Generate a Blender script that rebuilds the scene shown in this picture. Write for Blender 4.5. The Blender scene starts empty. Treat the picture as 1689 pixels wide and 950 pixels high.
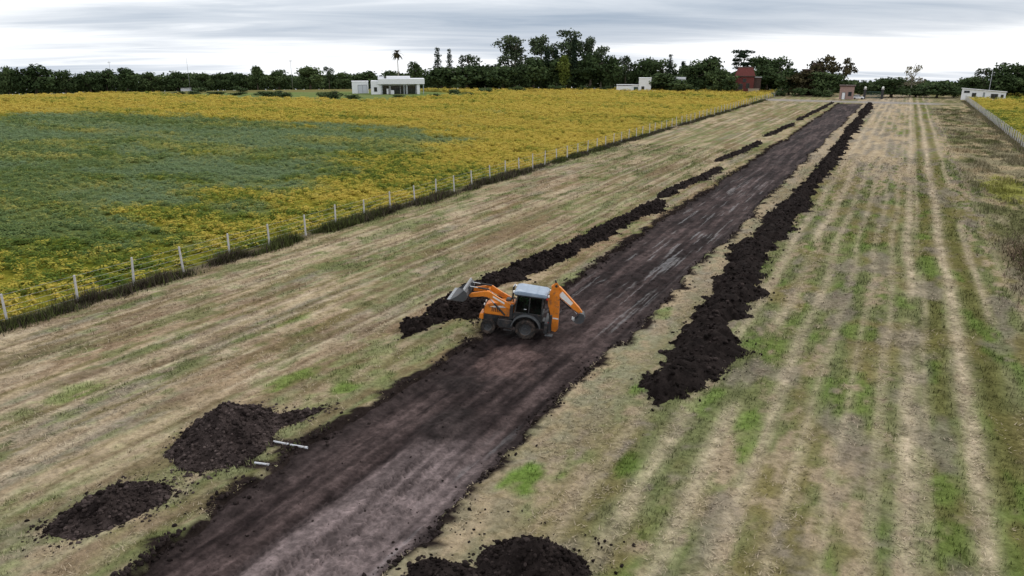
import bpy, bmesh, math, random
import numpy as np
from mathutils import Vector, Matrix
R = math.radians
random.seed(7)
rng = np.random.default_rng(11)
SC = bpy.context.scene
COL = SC.collection

# ------------------------------------------------------------------ camera
CAM_H = 15.0
cam_d = bpy.data.cameras.new('camera')
cam = bpy.data.objects.new('camera', cam_d)
COL.objects.link(cam)
cam.location = (0, 0, CAM_H)
cam.rotation_euler = (R(90 - 17.386), 0, R(27.217))
cam_d.sensor_width = 36.0
cam_d.lens = 36.0 * 1220.0 / 1689.0
cam_d.clip_start = 0.5
cam_d.clip_end = 9000
SC.camera = cam
SC.render.engine = 'CYCLES'
SC.view_settings.view_transform = 'Standard'
SC.view_settings.look = 'None'
SC.view_settings.gamma = 1.0
SC.view_settings.exposure = 0.38
SC.cycles.max_bounces = 5
SC.cycles.transparent_max_bounces = 6
SC.cycles.use_denoising = True

# ------------------------------------------------------------------ sky and sun
SUN_EL, SUN_AZ = 42.0, 20.0          # azimuth clockwise from +Y
world = bpy.data.worlds.new('World')
SC.world = world
world.use_nodes = True
nt = world.node_tree
nt.nodes.clear()
def N(tree, typ, **kw):
    n = tree.nodes.new(typ)
    for k, v in kw.items():
        setattr(n, k, v)
    return n
def lk(tree, a, b):
    tree.links.new(a, b)
def math_node(tree, op, a, b=None, c=None, clamp=False):
    n = N(tree, 'ShaderNodeMath', operation=op, use_clamp=clamp)
    for i, v in enumerate((a, b, c)):
        if v is None:
            continue
        if isinstance(v, (int, float)):
            n.inputs[i].default_value = v
        else:
            lk(tree, v, n.inputs[i])
    return n.outputs[0]
def mix_rgb(tree, fac, a, b, blend='MIX'):
    n = N(tree, 'ShaderNodeMix', data_type='RGBA', blend_type=blend)
    for s, v in ((n.inputs[0], fac), (n.inputs[6], a), (n.inputs[7], b)):
        if isinstance(v, (int, float)):
            s.default_value = v
        elif isinstance(v, tuple):
            s.default_value = (v[0], v[1], v[2], 1)
        else:
            lk(tree, v, s)
    return n.outputs[2]
def ramp(tree, fac, stops, interp='LINEAR'):
    n = N(tree, 'ShaderNodeValToRGB')
    cr = n.color_ramp
    cr.interpolation = interp
    while len(cr.elements) < len(stops):
        cr.elements.new(0.5)
    for e, (p, c) in zip(cr.elements, stops):
        e.position = p
        e.color = (c, c, c, 1) if isinstance(c, (int, float)) else (c[0], c[1], c[2], 1)
    lk(tree, fac, n.inputs[0])
    return n.outputs[0]
def noise(tree, vec, scale, detail=4, rough=0.55, dist=0.0, out=0):
    n = N(tree, 'ShaderNodeTexNoise')
    n.inputs['Scale'].default_value = scale
    n.inputs['Detail'].default_value = detail
    n.inputs['Roughness'].default_value = rough
    n.inputs['Distortion'].default_value = dist
    if vec is not None:
        lk(tree, vec, n.inputs['Vector'])
    return n.outputs[out]

sky = N(nt, 'ShaderNodeTexSky', sky_type='NISHITA', sun_disc=False)
sky.sun_elevation = R(SUN_EL)
sky.sun_rotation = R(SUN_AZ)
sky.air_density = 1.0
sky.dust_density = 2.0
tc = N(nt, 'ShaderNodeTexCoord')
sep = N(nt, 'ShaderNodeSeparateXYZ')
lk(nt, tc.outputs['Generated'], sep.inputs[0])
# a flat stratus deck seen in perspective: direction divided by its height
zz = math_node(nt, 'MAXIMUM', math_node(nt, 'ADD', sep.outputs['Z'], 0.075), 0.02)
u = math_node(nt, 'DIVIDE', sep.outputs['X'], zz)
v = math_node(nt, 'DIVIDE', sep.outputs['Y'], zz)
comb = N(nt, 'ShaderNodeCombineXYZ')
lk(nt, u, comb.inputs[0]); lk(nt, v, comb.inputs[1])
rot = N(nt, 'ShaderNodeMapping')
rot.inputs['Rotation'].default_value = (0, 0, R(-36))
rot.inputs['Location'].default_value = (20.0, 7.0, 0)
rot.inputs['Scale'].default_value = (1.0, 1.0, 1.0)
lk(nt, comb.outputs[0], rot.inputs[0])
big = noise(nt, rot.outputs[0], 0.10, 3, 0.45, 0.3)
st = N(nt, 'ShaderNodeMapping')
st.inputs['Scale'].default_value = (0.55, 1.5, 1.0)
lk(nt, rot.outputs[0], st.inputs[0])
fine = noise(nt, st.outputs[0], 0.55, 6, 0.62, 0.6)
deck = math_node(nt, 'ADD', math_node(nt, "MULTIPLY", big, 0.80), math_node(nt, "MULTIPLY", fine, 0.22))
cover = ramp(nt, deck, [(0.515, 0.0), (0.58, 0.55), (0.68, 1.0)])
cloud = mix_rgb(nt, cover, (8.8, 9.0, 9.25), (2.9, 3.6, 4.6))
full = mix_rgb(nt, 0.93, sky.outputs[0], cloud)
bg = N(nt, 'ShaderNodeBackground')
bg.inputs['Strength'].default_value = 0.10
lk(nt, full, bg.inputs['Color'])
wo = N(nt, 'ShaderNodeOutputWorld')
lk(nt, bg.outputs[0], wo.inputs[0])

sun_d = bpy.data.lights.new('sun', 'SUN')
sun_d.energy = 1.1
sun_d.angle = R(18)
sun_d.color = (1.0, 0.96, 0.9)
sun = bpy.data.objects.new('sun', sun_d)
COL.objects.link(sun)
sun.rotation_euler = (R(90 - SUN_EL), 0, R(180 - SUN_AZ))

# ------------------------------------------------------------------ helpers
def tag(o, label=None, cat=None, group=None, kind=None):
    if label: o['label'] = label
    if cat: o['category'] = cat
    if group: o['group'] = group
    if kind: o['kind'] = kind
    return o
def empty(name, loc=(0, 0, 0), rot=(0, 0, 0)):
    o = bpy.data.objects.new(name, None)
    o.empty_display_size = 0.5
    COL.objects.link(o)
    o.location = loc
    o.rotation_euler = rot
    return o
def link_mesh(name, me, mat=None, parent=None, loc=None, rot=None):
    o = bpy.data.objects.new(name, me)
    if mat and not me.materials:
        me.materials.append(mat)
    COL.objects.link(o)
    if parent: o.parent = parent
    if loc: o.location = loc
    if rot: o.rotation_euler = rot
    return o
def copy_tree(o, parent=None):
    c = o.copy()
    COL.objects.link(c)
    c.parent = parent
    for ch in list(o.children):
        copy_tree(ch, c)
    return c
def mesh_np(name, V, F, smooth=False, attrs=None):
    """mesh from numpy vertex (n,3) and face (m,k) arrays, with optional point attributes"""
    V = np.ascontiguousarray(V, np.float32); F = np.ascontiguousarray(F, np.int32)
    me = bpy.data.meshes.new(name)
    m, k = F.shape
    me.vertices.add(len(V)); me.vertices.foreach_set('co', V.ravel())
    me.loops.add(m * k); me.loops.foreach_set('vertex_index', F.ravel())
    me.polygons.add(m); me.polygons.foreach_set('loop_start', np.arange(0, m * k, k, dtype=np.int32))
    if smooth:
        me.polygons.foreach_set('use_smooth', np.ones(m, bool))
    me.update(calc_edges=True)
    for an, arr in (attrs or {}).items():
        arr = np.asarray(arr, np.float32)
        if arr.ndim == 2:
            a = me.attributes.new(an, 'FLOAT_COLOR', 'POINT')
            if arr.shape[1] == 3:
                arr = np.concatenate([arr, np.ones((len(arr), 1), np.float32)], 1)
            a.data.foreach_set('color', np.ascontiguousarray(arr).ravel())
        else:
            a = me.attributes.new(an, 'FLOAT', 'POINT')
            a.data.foreach_set('value', np.ascontiguousarray(arr))
    return me
def _hash(ix, iy, seed):
    h = (ix.astype(np.int64) * 374761393 + iy.astype(np.int64) * 668265263 + seed * 974634777) & 0xFFFFFFFF
    h = ((h ^ (h >> 13)) * 1274126177) & 0xFFFFFFFF
    h = ((h ^ (h >> 15)) * 2246822519) & 0xFFFFFFFF
    return ((h ^ (h >> 16)) & 0xFFFFFF) / float(0xFFFFFF)
def vnoise(x, y, seed=0):
    x = np.asarray(x, float); y = np.asarray(y, float)
    x, y = np.broadcast_arrays(x, y)
    ix = np.floor(x); iy = np.floor(y)
    fx = x - ix; fy = y - iy
    fx = fx * fx * (3 - 2 * fx); fy = fy * fy * (3 - 2 * fy)
    a = _hash(ix, iy, seed); b = _hash(ix + 1, iy, seed)
    c = _hash(ix, iy + 1, seed); d = _hash(ix + 1, iy + 1, seed)
    return (a * (1 - fx) + b * fx) * (1 - fy) + (c * (1 - fx) + d * fx) * fy
def fbm(x, y, seed=0, oct=4, rough=0.5):
    t = 0; amp = 1; tot = 0
    for i in range(oct):
        t = t + amp * vnoise(np.asarray(x) * 2 ** i + 17.3 * i, np.asarray(y) * 2 ** i - 9.1 * i, seed + i)
        tot += amp; amp *= rough
    return t / tot
def sstep(x, a, b):
    t = np.clip((np.asarray(x, float) - a) / (b - a), 0, 1)
    return t * t * (3 - 2 * t)
def lerp(a, b, t):
    t = np.asarray(t)[..., None]
    return a * (1 - t) + b * t
def C3(*c):
    return np.array(c, float)
def in_poly(x, y, poly):
    x = np.asarray(x, float); y = np.asarray(y, float)
    ins = np.zeros(x.shape, bool)
    n = len(poly)
    for i in range(n):
        x1, y1 = poly[i]; x2, y2 = poly[(i + 1) % n]
        if y1 == y2: continue
        c = ((y1 > y) != (y2 > y)) & (x < (x2 - x1) * (y - y1) / (y2 - y1) + x1)
        ins ^= c
    return ins

def new_mat(name):
    m = bpy.data.materials.new(name)
    m.use_nodes = True
    b = m.node_tree.nodes['Principled BSDF']
    return m, m.node_tree, b
def plain(name, col, rough=0.6, metal=0.0, var=0.12, scale=6.0, bump=0.0, bscale=30.0, spec=0.5, dirt=None):
    """paint / metal / plaster with uneven colour, wear and fine relief"""
    m, t, b = new_mat(name)
    g = N(t, 'ShaderNodeTexCoord')
    f = noise(t, g.outputs['Object'], scale, 5, 0.6)
    lo = tuple(c * (1 - var) for c in col); hi = tuple(min(1, c * (1 + var)) for c in col)
    cc = mix_rgb(t, ramp(t, f, [(0.3, 0.0), (0.7, 1.0)]), lo, hi)
    if dirt:
        f2 = noise(t, g.outputs['Object'], dirt[1], 6, 0.7)
        cc = mix_rgb(t, ramp(t, f2, [(dirt[2], 0.0), (dirt[2] + 0.16, dirt[3])]), cc, dirt[0])
    lk(t, cc, b.inputs['Base Color'])
    rr = ramp(t, f, [(0.2, max(0.02, rough - 0.08)), (0.8, min(1, rough + 0.1))])
    lk(t, rr, b.inputs['Roughness'])
    b.inputs['Metallic'].default_value = metal
    b.inputs['Specular IOR Level'].default_value = spec
    if bump:
        bn = N(t, 'ShaderNodeBump')
        bn.inputs['Strength'].default_value = bump
        bn.inputs['Distance'].default_value = 0.02
        lk(t, noise(t, g.outputs['Object'], bscale, 5, 0.6), bn.inputs['Height'])
        lk(t, bn.outputs[0], b.inputs['Normal'])
    return m
def vcol_mat(name, attr='col', rough=0.9, var=0.35, nscale=7.0, bump=0.4, bdist=0.05, spec=0.2, transl=0.0):
    """surface whose own colour is stored on the mesh, broken up by noise"""
    m, t, b = new_mat(name)
    a = N(t, 'ShaderNodeAttribute', attribute_name=attr)
    g = N(t, 'ShaderNodeNewGeometry')
    f = noise(t, g.outputs['Position'], nscale, 6, 0.65)
    k = ramp(t, f, [(0.25, 1 - var), (0.75, 1 + var)])
    cc = mix_rgb(t, 1.0, a.outputs['Color'], k, 'MULTIPLY')
    lk(t, cc, b.inputs['Base Color'])
    b.inputs['Roughness'].default_value = rough
    b.inputs['Specular IOR Level'].default_value = spec
    if bump:
        bn = N(t, 'ShaderNodeBump')
        bn.inputs['Strength'].default_value = bump
        bn.inputs['Distance'].default_value = bdist
        lk(t, noise(t, g.outputs['Position'], nscale * 2.3, 5, 0.65), bn.inputs['Height'])
        lk(t, bn.outputs[0], b.inputs['Normal'])
    return m

# ------------------------------------------------------------------ the lie of the land
def terr(x, y):
    """gently crowned land: level plot, falling away beyond the far trees"""
    r = np.hypot(x, y); s = np.maximum(r - 358.0, 0)
    return -0.042 * s * s / (s + 30.0)
ROAD_L, ROAD_R, ROAD_Y0, ROAD_Y1 = -19.15, -12.05, 2.0, 279.0
def edge_l(y): return ROAD_L + 0.9 * (fbm(y / 9.0, 0 * y, 3, 2) - 0.5) + 0.75 * (fbm(y / 1.3, 0 * y + 5, 4, 3) - 0.5)
def edge_r(y): return ROAD_R + 0.9 * (fbm(y / 8.0, 0 * y + 9, 5, 2) - 0.5) + 0.85 * (fbm(y / 1.2, 0 * y + 2, 6, 3) - 0.5)
FENCE_X = -45.0
RFENCE_X = 19.3

PATCH = [(-215, 92), (-205, 128), (-182, 131), (-138, 136), (-92, 138), (-75, 119), (-71, 91), (-69, 68), (-65, 54), (-62, 38), (-66, 28), (-120, 40)]
LAWN = [(-275, 207), (-215, 206), (-166, 211), (-160, 240), (-150, 268), (-185, 285), (-235, 285), (-285, 265)]
def crop_masks(x, y):
    """(is crop, yellowness, grey weed) at a point of the fields"""
    x = np.asarray(x, float); y = np.asarray(y, float)
    n = fbm(x / 26, y / 11, 43, 4); n2 = fbm(x / 5, y / 4, 47, 3); n3 = fbm(x / 1.7, y / 1.3, 48, 2)
    # soft-edged weedy hollow: share of a small neighbourhood that lies inside
    soft = 0
    for k in range(8):
        a = k * .785; q = 5 + 9 * (k % 2)
        soft = soft + in_poly(x + q * math.cos(a), y + q * math.sin(a) * .8, PATCH) / 8.0
    soft2 = 0
    for k in range(6):
        a = k * 1.047; soft2 = soft2 + in_poly(x + 17 * math.cos(a), y + 15 * math.sin(a), PATCH) / 6.0
    g0 = soft + 1.45 * (fbm(x / 19, y / 6, 31, 4) - .5) + .8 * (n2 - .5)
    gray = sstep(g0, .26, .80)
    lawn = in_poly(x + 3 * (fbm(x / 9, y / 9, 41) - .5), y, LAWN)
    left = (x < FENCE_X - 0.6) & ~lawn
    right = x > RFENCE_X + 0.8
    rr = np.hypot(x, y)
    near = np.exp(-((x - FENCE_X) / 22.0) ** 2) * (1 - sstep(y, 60, 110))
    yel = 0.40 + 0.32 * sstep(y - 0.25 * x, 70, 140) + .10 * near + 0.9 * (n - 0.5) + 0.75 * (n2 - 0.5) + .35 * (n3 - .5)
    yel = yel - .26 * gray - .16 * sstep(soft2 + .8 * (n2 - .5), .2, .6)
    # thin green lines where the stand is poor
    yel = yel - .30 * sstep(fbm(x / 40, y / 3.5, 49, 3), .60, .72) * sstep(rr, 90, 150)
    yel = np.where(right, 0.36 + 0.9 * (n - 0.5) + 0.5 * (n2 - .5), yel)
    yel = np.clip(yel, 0, 1)
    gv = .50 + .55 * sstep(fbm(x / 22, y / 9, 33, 4) + .4 * (n2 - .5), .38, .60)      # fresher green among the weeds
    return (left | right) & (rr < 352) & (y > -30), yel, np.clip(gray * gv, 0, 1) * left
YEL = C3(0.38, 0.30, 0.045); YEL2 = C3(0.50, 0.30, 0.03); CGRN = C3(0.13, 0.16, 0.022); GRAY = C3(0.135, 0.18, 0.09)

TAN = C3(0.36, 0.285, 0.19); PALE = C3(0.42, 0.345, 0.25); GRN = C3(0.118, 0.135, 0.052); BGRN = C3(0.105, 0.175, 0.03)
OLV = C3(0.135, 0.118, 0.045); BRN = C3(0.205, 0.14, 0.088); GDRY = C3(0.24, 0.206, 0.162); SOIL = C3(0.022, 0.0165, 0.015)
TRACKS_R = [(-8.3, .3, .5), (-6.6, .42, .8), (-4.85, .4, .9), (-3.25, .34, .8), (-1.75, .26, .6), (-0.35, .22, .5), (0.9, .26, .55), (2.05, .40, 1.0), (2.75, .22, .5), (4.4, .40, 1.0), (6.35, .26, .8), (8.1, .25, .4)]
PATCHES = [(-10.5, 21.7, .9, 1.3, BGRN, .9), (-24.7, 24.5, .8, 1.9, BGRN, .7), (-21.7, 24.9, .6, 1.0, BGRN, .75), (-32.7, 18.5, .7, 2.2, BGRN, .6),
           (-29.8, 57, 1.6, 8, BRN * .85, .75), (-28.3, 101, 1.5, 8, BRN * .8, .7), (-31.5, 66, 1.2, 7, BRN * .9, .5), (-7.6, 24.5, .5, 1.2, BGRN * .8, .7),
           (-9.3, 30.9, .5, .7, BGRN, .7), (-30.5, 31, .5, 1.6, BGRN, .6), (-6.2, 31.5, .7, 2.4, BGRN, .5), (-3.9, 29.0, .6, 3.0, BGRN, .6), (-11.2, 42, .5, 1.5, BGRN, .5),
           (12.3, 105, 2.6, 12, C3(.20, .2, .045), .8), (14.5, 60, 4, 14, C3(.08, .075, .045), .55), (10, 68, 2.0, 6, C3(.12, .09, .06), .6)]
def strip_col(x, y):
    """own colour of the mown strip: straw, stubble, regrowth, tyre-flattened tracks"""
    x = np.asarray(x, float); y = np.asarray(y, float)
    wob = 0.5 * (fbm(x / 30, y / 17, 51, 3) - 0.5)
    xs = x + wob
    big = fbm(x / 7, y / 22, 53, 4); mid = fbm(xs / 1.1, y / 9, 55, 4); fin = fbm(x / 0.45, y / 0.9, 57, 3)
    streak = fbm(xs / 0.55, y / 16, 59, 3)
    # left of the road: straw with faint swaths
    g = sstep(0.45 * big + 0.3 * mid + 0.42 * fin, 0.50, 0.70)
    L = lerp(TAN[None], GDRY[None], sstep(mid + .5 * (fin - .5), 0.42, 0.68)); L = lerp(L, BRN[None] * 1.15, sstep(fbm(x / 4, y / 15, 61, 3), .56, .74) * .7)
    L = lerp(L, PALE[None], sstep(streak + .5 * (fin - .5), 0.56, 0.80) * .75)
    L = lerp(L, OLV[None], sstep(-(streak + .5 * (fin - .5)), -0.46, -0.24) * .7)
    L = lerp(L, (GRN * 1.2)[None], g * .75)
    pg = fbm(x / 1.5, y / 3.2, 64, 4)
    L = lerp(L, (GRN * .95)[None], sstep(pg + .35 * (fin - .5), .58, .68) * .7)
    L = lerp(L, (BRN * .8)[None], sstep(fbm(x / 1.3, y / 4.0, 66, 4), .60, .70) * .55)
    for xk, wk in ((-41.2, .14), (-38.4, .16), (-36.7, .14), (-33.6, .16), (-31.9, .14), (-28.6, .18), (-26.9, .16), (-25.6, .12)):
        q = xs + .5 * (fbm(y / 15, y * 0 + xk, 68, 2) - .5)
        on = sstep(fbm(y / 10, y * 0 + xk * 2, 70, 2), .28, .5)
        L = lerp(L, (BRN * .62)[None], np.exp(-((q - xk) / wk) ** 2) * .65 * on)
        L = lerp(L, (PALE * 1.02)[None], np.exp(-((q - xk - .34) / (wk * 1.1)) ** 2) * .55 * on * (.3 + 1.2 * fin))
    # right of the road: greener, with pale tracks
    gr = sstep(0.45 * big + 0.3 * mid + 0.55 * (fin - .5) + 0.2 + .10 * sstep(x, -6, 3) - .16 * sstep(y, 60, 170), 0.47, 0.64)
    Rr = lerp(TAN[None] * .95, GDRY[None], sstep(mid, 0.4, 0.62))
    gcol = lerp(GRN[None], OLV[None], sstep(fbm(x / 2.2, y / 5, 63, 3), .40, .62))
    olz = np.exp(-((xs - 3.35) / .55) ** 2) + np.exp(-((xs - 5.5) / .7) ** 2)
    gr = np.clip(gr + olz * .75, 0, 1)
    gcol = lerp(gcol, C3(.092, .09, .022)[None], np.clip(olz, 0, 1) * .75)
    gcol = lerp(gcol, BGRN[None] * .85, sstep(fbm(x / 1.6, y / 4, 65, 3), .58, .72) * .7)
    Rr = lerp(Rr, gcol, gr * .92)
    Rr = lerp(Rr, (GDRY * .72)[None], sstep(fbm(x / 1.8, y / 4.5, 67, 3), .57, .72) * .75)
    for xk, wk, ak in TRACKS_R:
        d = np.abs(xs - xk + .35 * (fbm(y / 7, y * 0 + xk, 69, 3) - .5)) / wk
        a = .86 * ak * np.exp(-d * d * 1.2) * sstep(fbm(y / 12, y * 0 + xk * 3, 71, 2), .12, .42)
        a = np.clip(a * (0.72 + 0.9 * (fin - .35)), 0, 1)
        Rr = lerp(Rr, (PALE * .97)[None], a)
    # rough unmown ground toward the right fence
    rough = sstep(x + 4 * (fbm(x / 5, y / 9, 73) - .5), 7.2, 10.5)
    rc = lerp(C3(.20, .175, .11)[None], C3(.12, .12, .055)[None], sstep(fbm(x / 3, y / 6, 75, 4), .4, .62))
    rc = lerp(rc, C3(.30, .24, .15)[None], sstep(fbm(x / 2, y / 5, 77, 4), .52, .7))
    Rr = lerp(Rr, rc, rough)
    c = np.where((x < -15.5)[..., None], L, Rr)
    # by the road the straw stays pale
    near = np.exp(-((x + 11.0) / 2.0) ** 2)
    c = lerp(c, lerp(TAN[None], GDRY[None] * 1.1, sstep(fin, .4, .6)), near * .55)
    for px, py, sx, sy, pc, a in PATCHES:
        d = ((x - px) / sx) ** 2 + ((y - py) / sy) ** 2
        c = lerp(c, pc[None], a * sstep(np.exp(-d) + .9 * (fin - .5), .3, .75))
    return c * (0.64 + 0.76 * fin)[..., None]
def ground_col(x, y):
    c = strip_col(x, y)
    crop, yel, gray = crop_masks(x, y)
    cc = lerp(CGRN[None] * .75, YEL[None] * .72, yel); cc = lerp(cc, GRAY[None] * .75, gray)
    c = np.where(crop[..., None], cc, c)
    left = x < FENCE_X - 0.6
    lawnc = lerp(C3(.11, .17, .05)[None], C3(.17, .18, .08)[None], fbm(x / 8, y / 8, 81))
    c = np.where((left & ~crop)[..., None], lawnc, c)
    far = np.hypot(x, y) > 350
    c = np.where(far[..., None], lerp(C3(.10, .11, .045)[None], C3(.2, .17, .07)[None], fbm(x / 60, y / 60, 83)), c)
    # fence foot: dark dead growth and bare earth
    d = np.abs(x - (FENCE_X + .1)); c = lerp(c, C3(.085, .072, .05)[None], np.exp(-(d / .9) ** 2) * .75)
    # cross track at the far end
    tr = sstep(y, 281, 284) * (1 - sstep(y, 292, 296)) * sstep(x, -60, -48) * (1 - sstep(x, 8, 14))
    c = lerp(c, C3(.27, .25, .24)[None], tr * .8)
    # cut bank and spilled soil along the road, doubling as painted bank shadow
    el, er = edge_l(y), edge_r(y)
    onroad = (y < ROAD_Y1)
    sw = .24 + .6 * sstep(fbm(x / 2.2, y / 1.6, 86, 3), .35, .7)
    s = np.exp(-(np.maximum(el - x, 0) / sw) ** 2) * (x < -15) + np.exp(-(np.maximum(x - er, 0) / (sw * .8)) ** 2) * (x > -15)
    s = np.where((x > el) & (x < er), 1, s) * onroad
    c = lerp(c, SOIL[None], sstep(s + 1.0 * (fbm(x / .35, y / .35, 85, 3) - .5), .38, .62))
    # two muddy ruts from the large heap down to the road
    for a, b in (((-22.4, 19.25), (-18.8, 19.75)), ((-21.8, 17.5), (-18.9, 18.25))):
        t = np.clip(((x - a[0]) * (b[0] - a[0]) + (y - a[1]) * (b[1] - a[1])) / ((b[0] - a[0]) ** 2 + (b[1] - a[1]) ** 2), 0, 1)
        d = np.hypot(x - a[0] - t * (b[0] - a[0]), y - a[1] - t * (b[1] - a[1])) + .25 * (fbm(x / .5, y / .5, 87, 3) - .5)
        c = lerp(c, SOIL[None] * 1.5, 1 - sstep(d, .22, .42))
    return c

# ------------------------------------------------------------------ ground sheet
def axis(parts):
    out = [parts[0][0]]
    for a, b, s0, s1 in parts:
        p = a
        while p < b - 1e-6:
            t = (p - a) / (b - a)
            p = min(b, p + s0 + (s1 - s0) * t)
            out.append(p)
    return np.array(sorted(set(np.round(out, 4))))
def neg(ax): return -ax[::-1]
xs = np.concatenate([neg(axis([(48, 130, .8, 4), (130, 400, 4, 12), (400, 4000, 20, 500)])), axis([(-47.9, 21, .24, .24)])[0:], axis([(21.5, 60, .6, 3), (60, 400, 6, 15), (400, 4000, 20, 500)])])
ys = np.concatenate([axis([(-300, 4, 60, 2)]), axis([(4.2, 48, .24, .24)]), axis([(48.3, 130, .3, .8), (130, 345, .9, 2.5), (345, 600, 4, 12), (600, 5000, 20, 500)])])
GX, GY = np.meshgrid(xs, ys)
px, py = GX.ravel(), GY.ravel()
pz = terr(px, py)
fine_zone = (px > -47) & (px < 20) & (py < 130)
rel = 0.10 * (fbm(px / 0.5, py / 1.4, 91, 3) - .5) + 0.14 * (fbm(px / 2.5, py / 9, 93, 3) - .5)
for xk, wk, ak in TRACKS_R:
    rel = rel - 0.05 * ak * np.exp(-((px - xk) / wk) ** 2)
pz = pz + np.where(fine_zone, rel, 0)
el, er = edge_l(py), edge_r(py)
inr = sstep(np.minimum(px - el, er - px), -.12, .16) * (1 - sstep(py, ROAD_Y1 - 1, ROAD_Y1 + .5))
pz = pz - inr * 0.62
lip = np.exp(-((px - el + .35) / .3) ** 2) + np.exp(-((px - er - .35) / .3) ** 2)
pz = pz + np.where(py < ROAD_Y1, lip * (.05 + .16 * (fbm(px / .4, py / .6, 95, 3) - .4)), 0) * (1 - inr)
nx, ny = len(xs), len(ys)
ii = np.arange(nx * ny).reshape(ny, nx)
F = np.stack([ii[:-1, :-1], ii[:-1, 1:], ii[1:, 1:], ii[1:, :-1]], -1).reshape(-1, 4)
gm = mesh_np('ground', np.stack([px, py, pz], 1), F, True, {'col': ground_col(px, py)})
M_GROUND = vcol_mat('ground_earth_and_stubble', 'col', 0.95, 0.38, 4.0, 0.9, 0.08, 0.0)
gt_ = M_GROUND.node_tree; gb_ = gt_.nodes['Principled BSDF']
gp_ = N(gt_, 'ShaderNodeNewGeometry').outputs['Position']
src = gb_.inputs['Base Color'].links[0].from_socket
sp1 = ramp(gt_, noise(gt_, gp_, 2.6, 5, .7), [(.49, 0.0), (.65, .6)])          # dark tufts and gaps
sp2 = ramp(gt_, noise(gt_, gp_, 11.0, 4, .7), [(.54, 0.0), (.68, .55)])         # pale straw flecks
c1_ = mix_rgb(gt_, sp1, src, mix_rgb(gt_, 1.0, src, (.46, .46, .38), 'MULTIPLY'))
c2_ = mix_rgb(gt_, sp2, c1_, mix_rgb(gt_, 1.0, c1_, (1.45, 1.4, 1.3), 'MULTIPLY'))
lk(gt_, c2_, gb_.inputs['Base Color'])
ground = tag(link_mesh('ground', gm, M_GROUND), kind='structure')
ground['label'] = 'mown stubble plot and surrounding fields'

# ------------------------------------------------------------------ dirt road
def road_z(x, y):
    t = (x - ROAD_L) / (ROAD_R - ROAD_L)
    z = -0.27 + 0.10 * (fbm(x / .55, y / 9, 101, 4) - .5) + 0.19 * (fbm(x / .38, y / .5, 103, 4) - .5) + .08 * (fbm(x / 3, y / 6, 104, 2) - .5)
    for c, w, d in ((.16, .05, .05), (.36, .04, .06), (.60, .06, .05), (.84, .05, .06)):
        z = z - d * np.exp(-((t - c + .04 * (fbm(y / 14, y * 0 + c * 9, 105, 2) - .5)) / w) ** 2)
    # loose soil dumped across the cut
    z = z + .22 * np.exp(-(((x + 15.6) / 1.1) ** 2 + ((y - 24.2) / 1.6) ** 2)) * (.6 + fbm(x / .4, y / .4, 107, 3))
    z = z + .16 * np.exp(-(((x + 17.4) / 1.2) ** 2 + ((y - 28.2) / .9) ** 2)) * (.6 + fbm(x / .4, y / .4, 109, 3))
    # tyre lug prints in the foreground
    for xc, ph, amp in ((-15.25, 0, 1.15), (-14.55, .4, 1.0), (-13.7, .2, .8), (-16.5, .1, .5)):
        d = (x - xc - .25 * (fbm(y / 6, y * 0 + xc, 111, 2) - .5))
        lug = np.sin((y * 3.7 + ph + np.abs(d) * 2.6 + np.where(d > 0, 0, .5)) * 2 * math.pi / 1.0)
        z = z - amp * .065 * np.clip(lug * 3.0, -1, 1) * np.exp(-(d / .27) ** 4) * (1 - sstep(y, 20.5, 23.5))
    # ragged shoulders rising to the banks
    z = z + .10 * sstep(np.abs(t - .5), .44, .52)
    return z
rxs = np.arange(ROAD_L - .75, ROAD_R + .8, .085)
rys = np.concatenate([np.arange(ROAD_Y0, 9, .3), np.arange(9, 27, .075), axis([(27, 60, .08, .2), (60, ROAD_Y1, .22, 1.0)])])
RX, RY = np.meshgrid(rxs, rys); rx, ry = RX.ravel(), RY.ravel()
rz = road_z(rx, ry)
t = (rx - ROAD_L) / (ROAD_R - ROAD_L)
nA = fbm(rx / .5, ry / 8, 121, 4); nB = fbm(rx / 2.2, ry / 7, 123, 4); nC = fbm(rx / .25, ry / .3, 125, 3)
fore = 1 - sstep(ry, 20, 25.5)
rc = lerp(C3(.024, .0172, .0168)[None], C3(.070, .0505, .048)[None], sstep(.6 * nA + .4 * nB, .38, .66))
rc = lerp(rc, C3(.185, .146, .143)[None], fore * sstep(t + .18 * (nB - .5), .36, .50) * (.55 + .5 * (nA)))
rc = lerp(rc, C3(.036, .027, .026)[None], sstep(np.abs(t - .5) + .14 * (nA - .5), .36, .47) * .85)
drk = np.exp(-(((rx + 15.5) / 1.3) ** 2 + ((ry - 24.4) / 2.1) ** 2)) + .8 * np.exp(-(((rx + 17.3) / 1.5) ** 2 + ((ry - 28.2) / 1.2) ** 2))
rc = lerp(rc, C3(.035, .027, .026)[None], sstep(drk + .5 * (nB - .5), .3, .6) * .85)
nE0 = fbm(rx / .8, ry / .9, 122, 4)
redd = np.exp(-(((rx + 16.6) / 2.2) ** 2 + ((ry - 32.0) / 2.6) ** 2))
rc = lerp(rc, C3(.105, .070, .064)[None], sstep(redd + .9 * (nE0 - .5), .35, .8) * .7)
nD = fbm(rx / .16, ry / 3.5, 126, 3); nE = fbm(rx / .9, ry / 1.1, 128, 4)
rc = rc * ((.40 + 1.15 * nC) * (.50 + .95 * nD) * (.5 + 1.0 * nE) * .94)[:, None]
wet = .8 * sstep(fbm(rx / .17, ry / 5.0, 127, 3) + .35 * (fbm(rx / 1.6, ry / 6, 130, 3) - .5), .61, .75) * sstep(ry, 33, 40) * (1 - .85 * sstep(ry, 55, 130)) * (1 - sstep(np.abs(t - .48), .36, .45))
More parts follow.
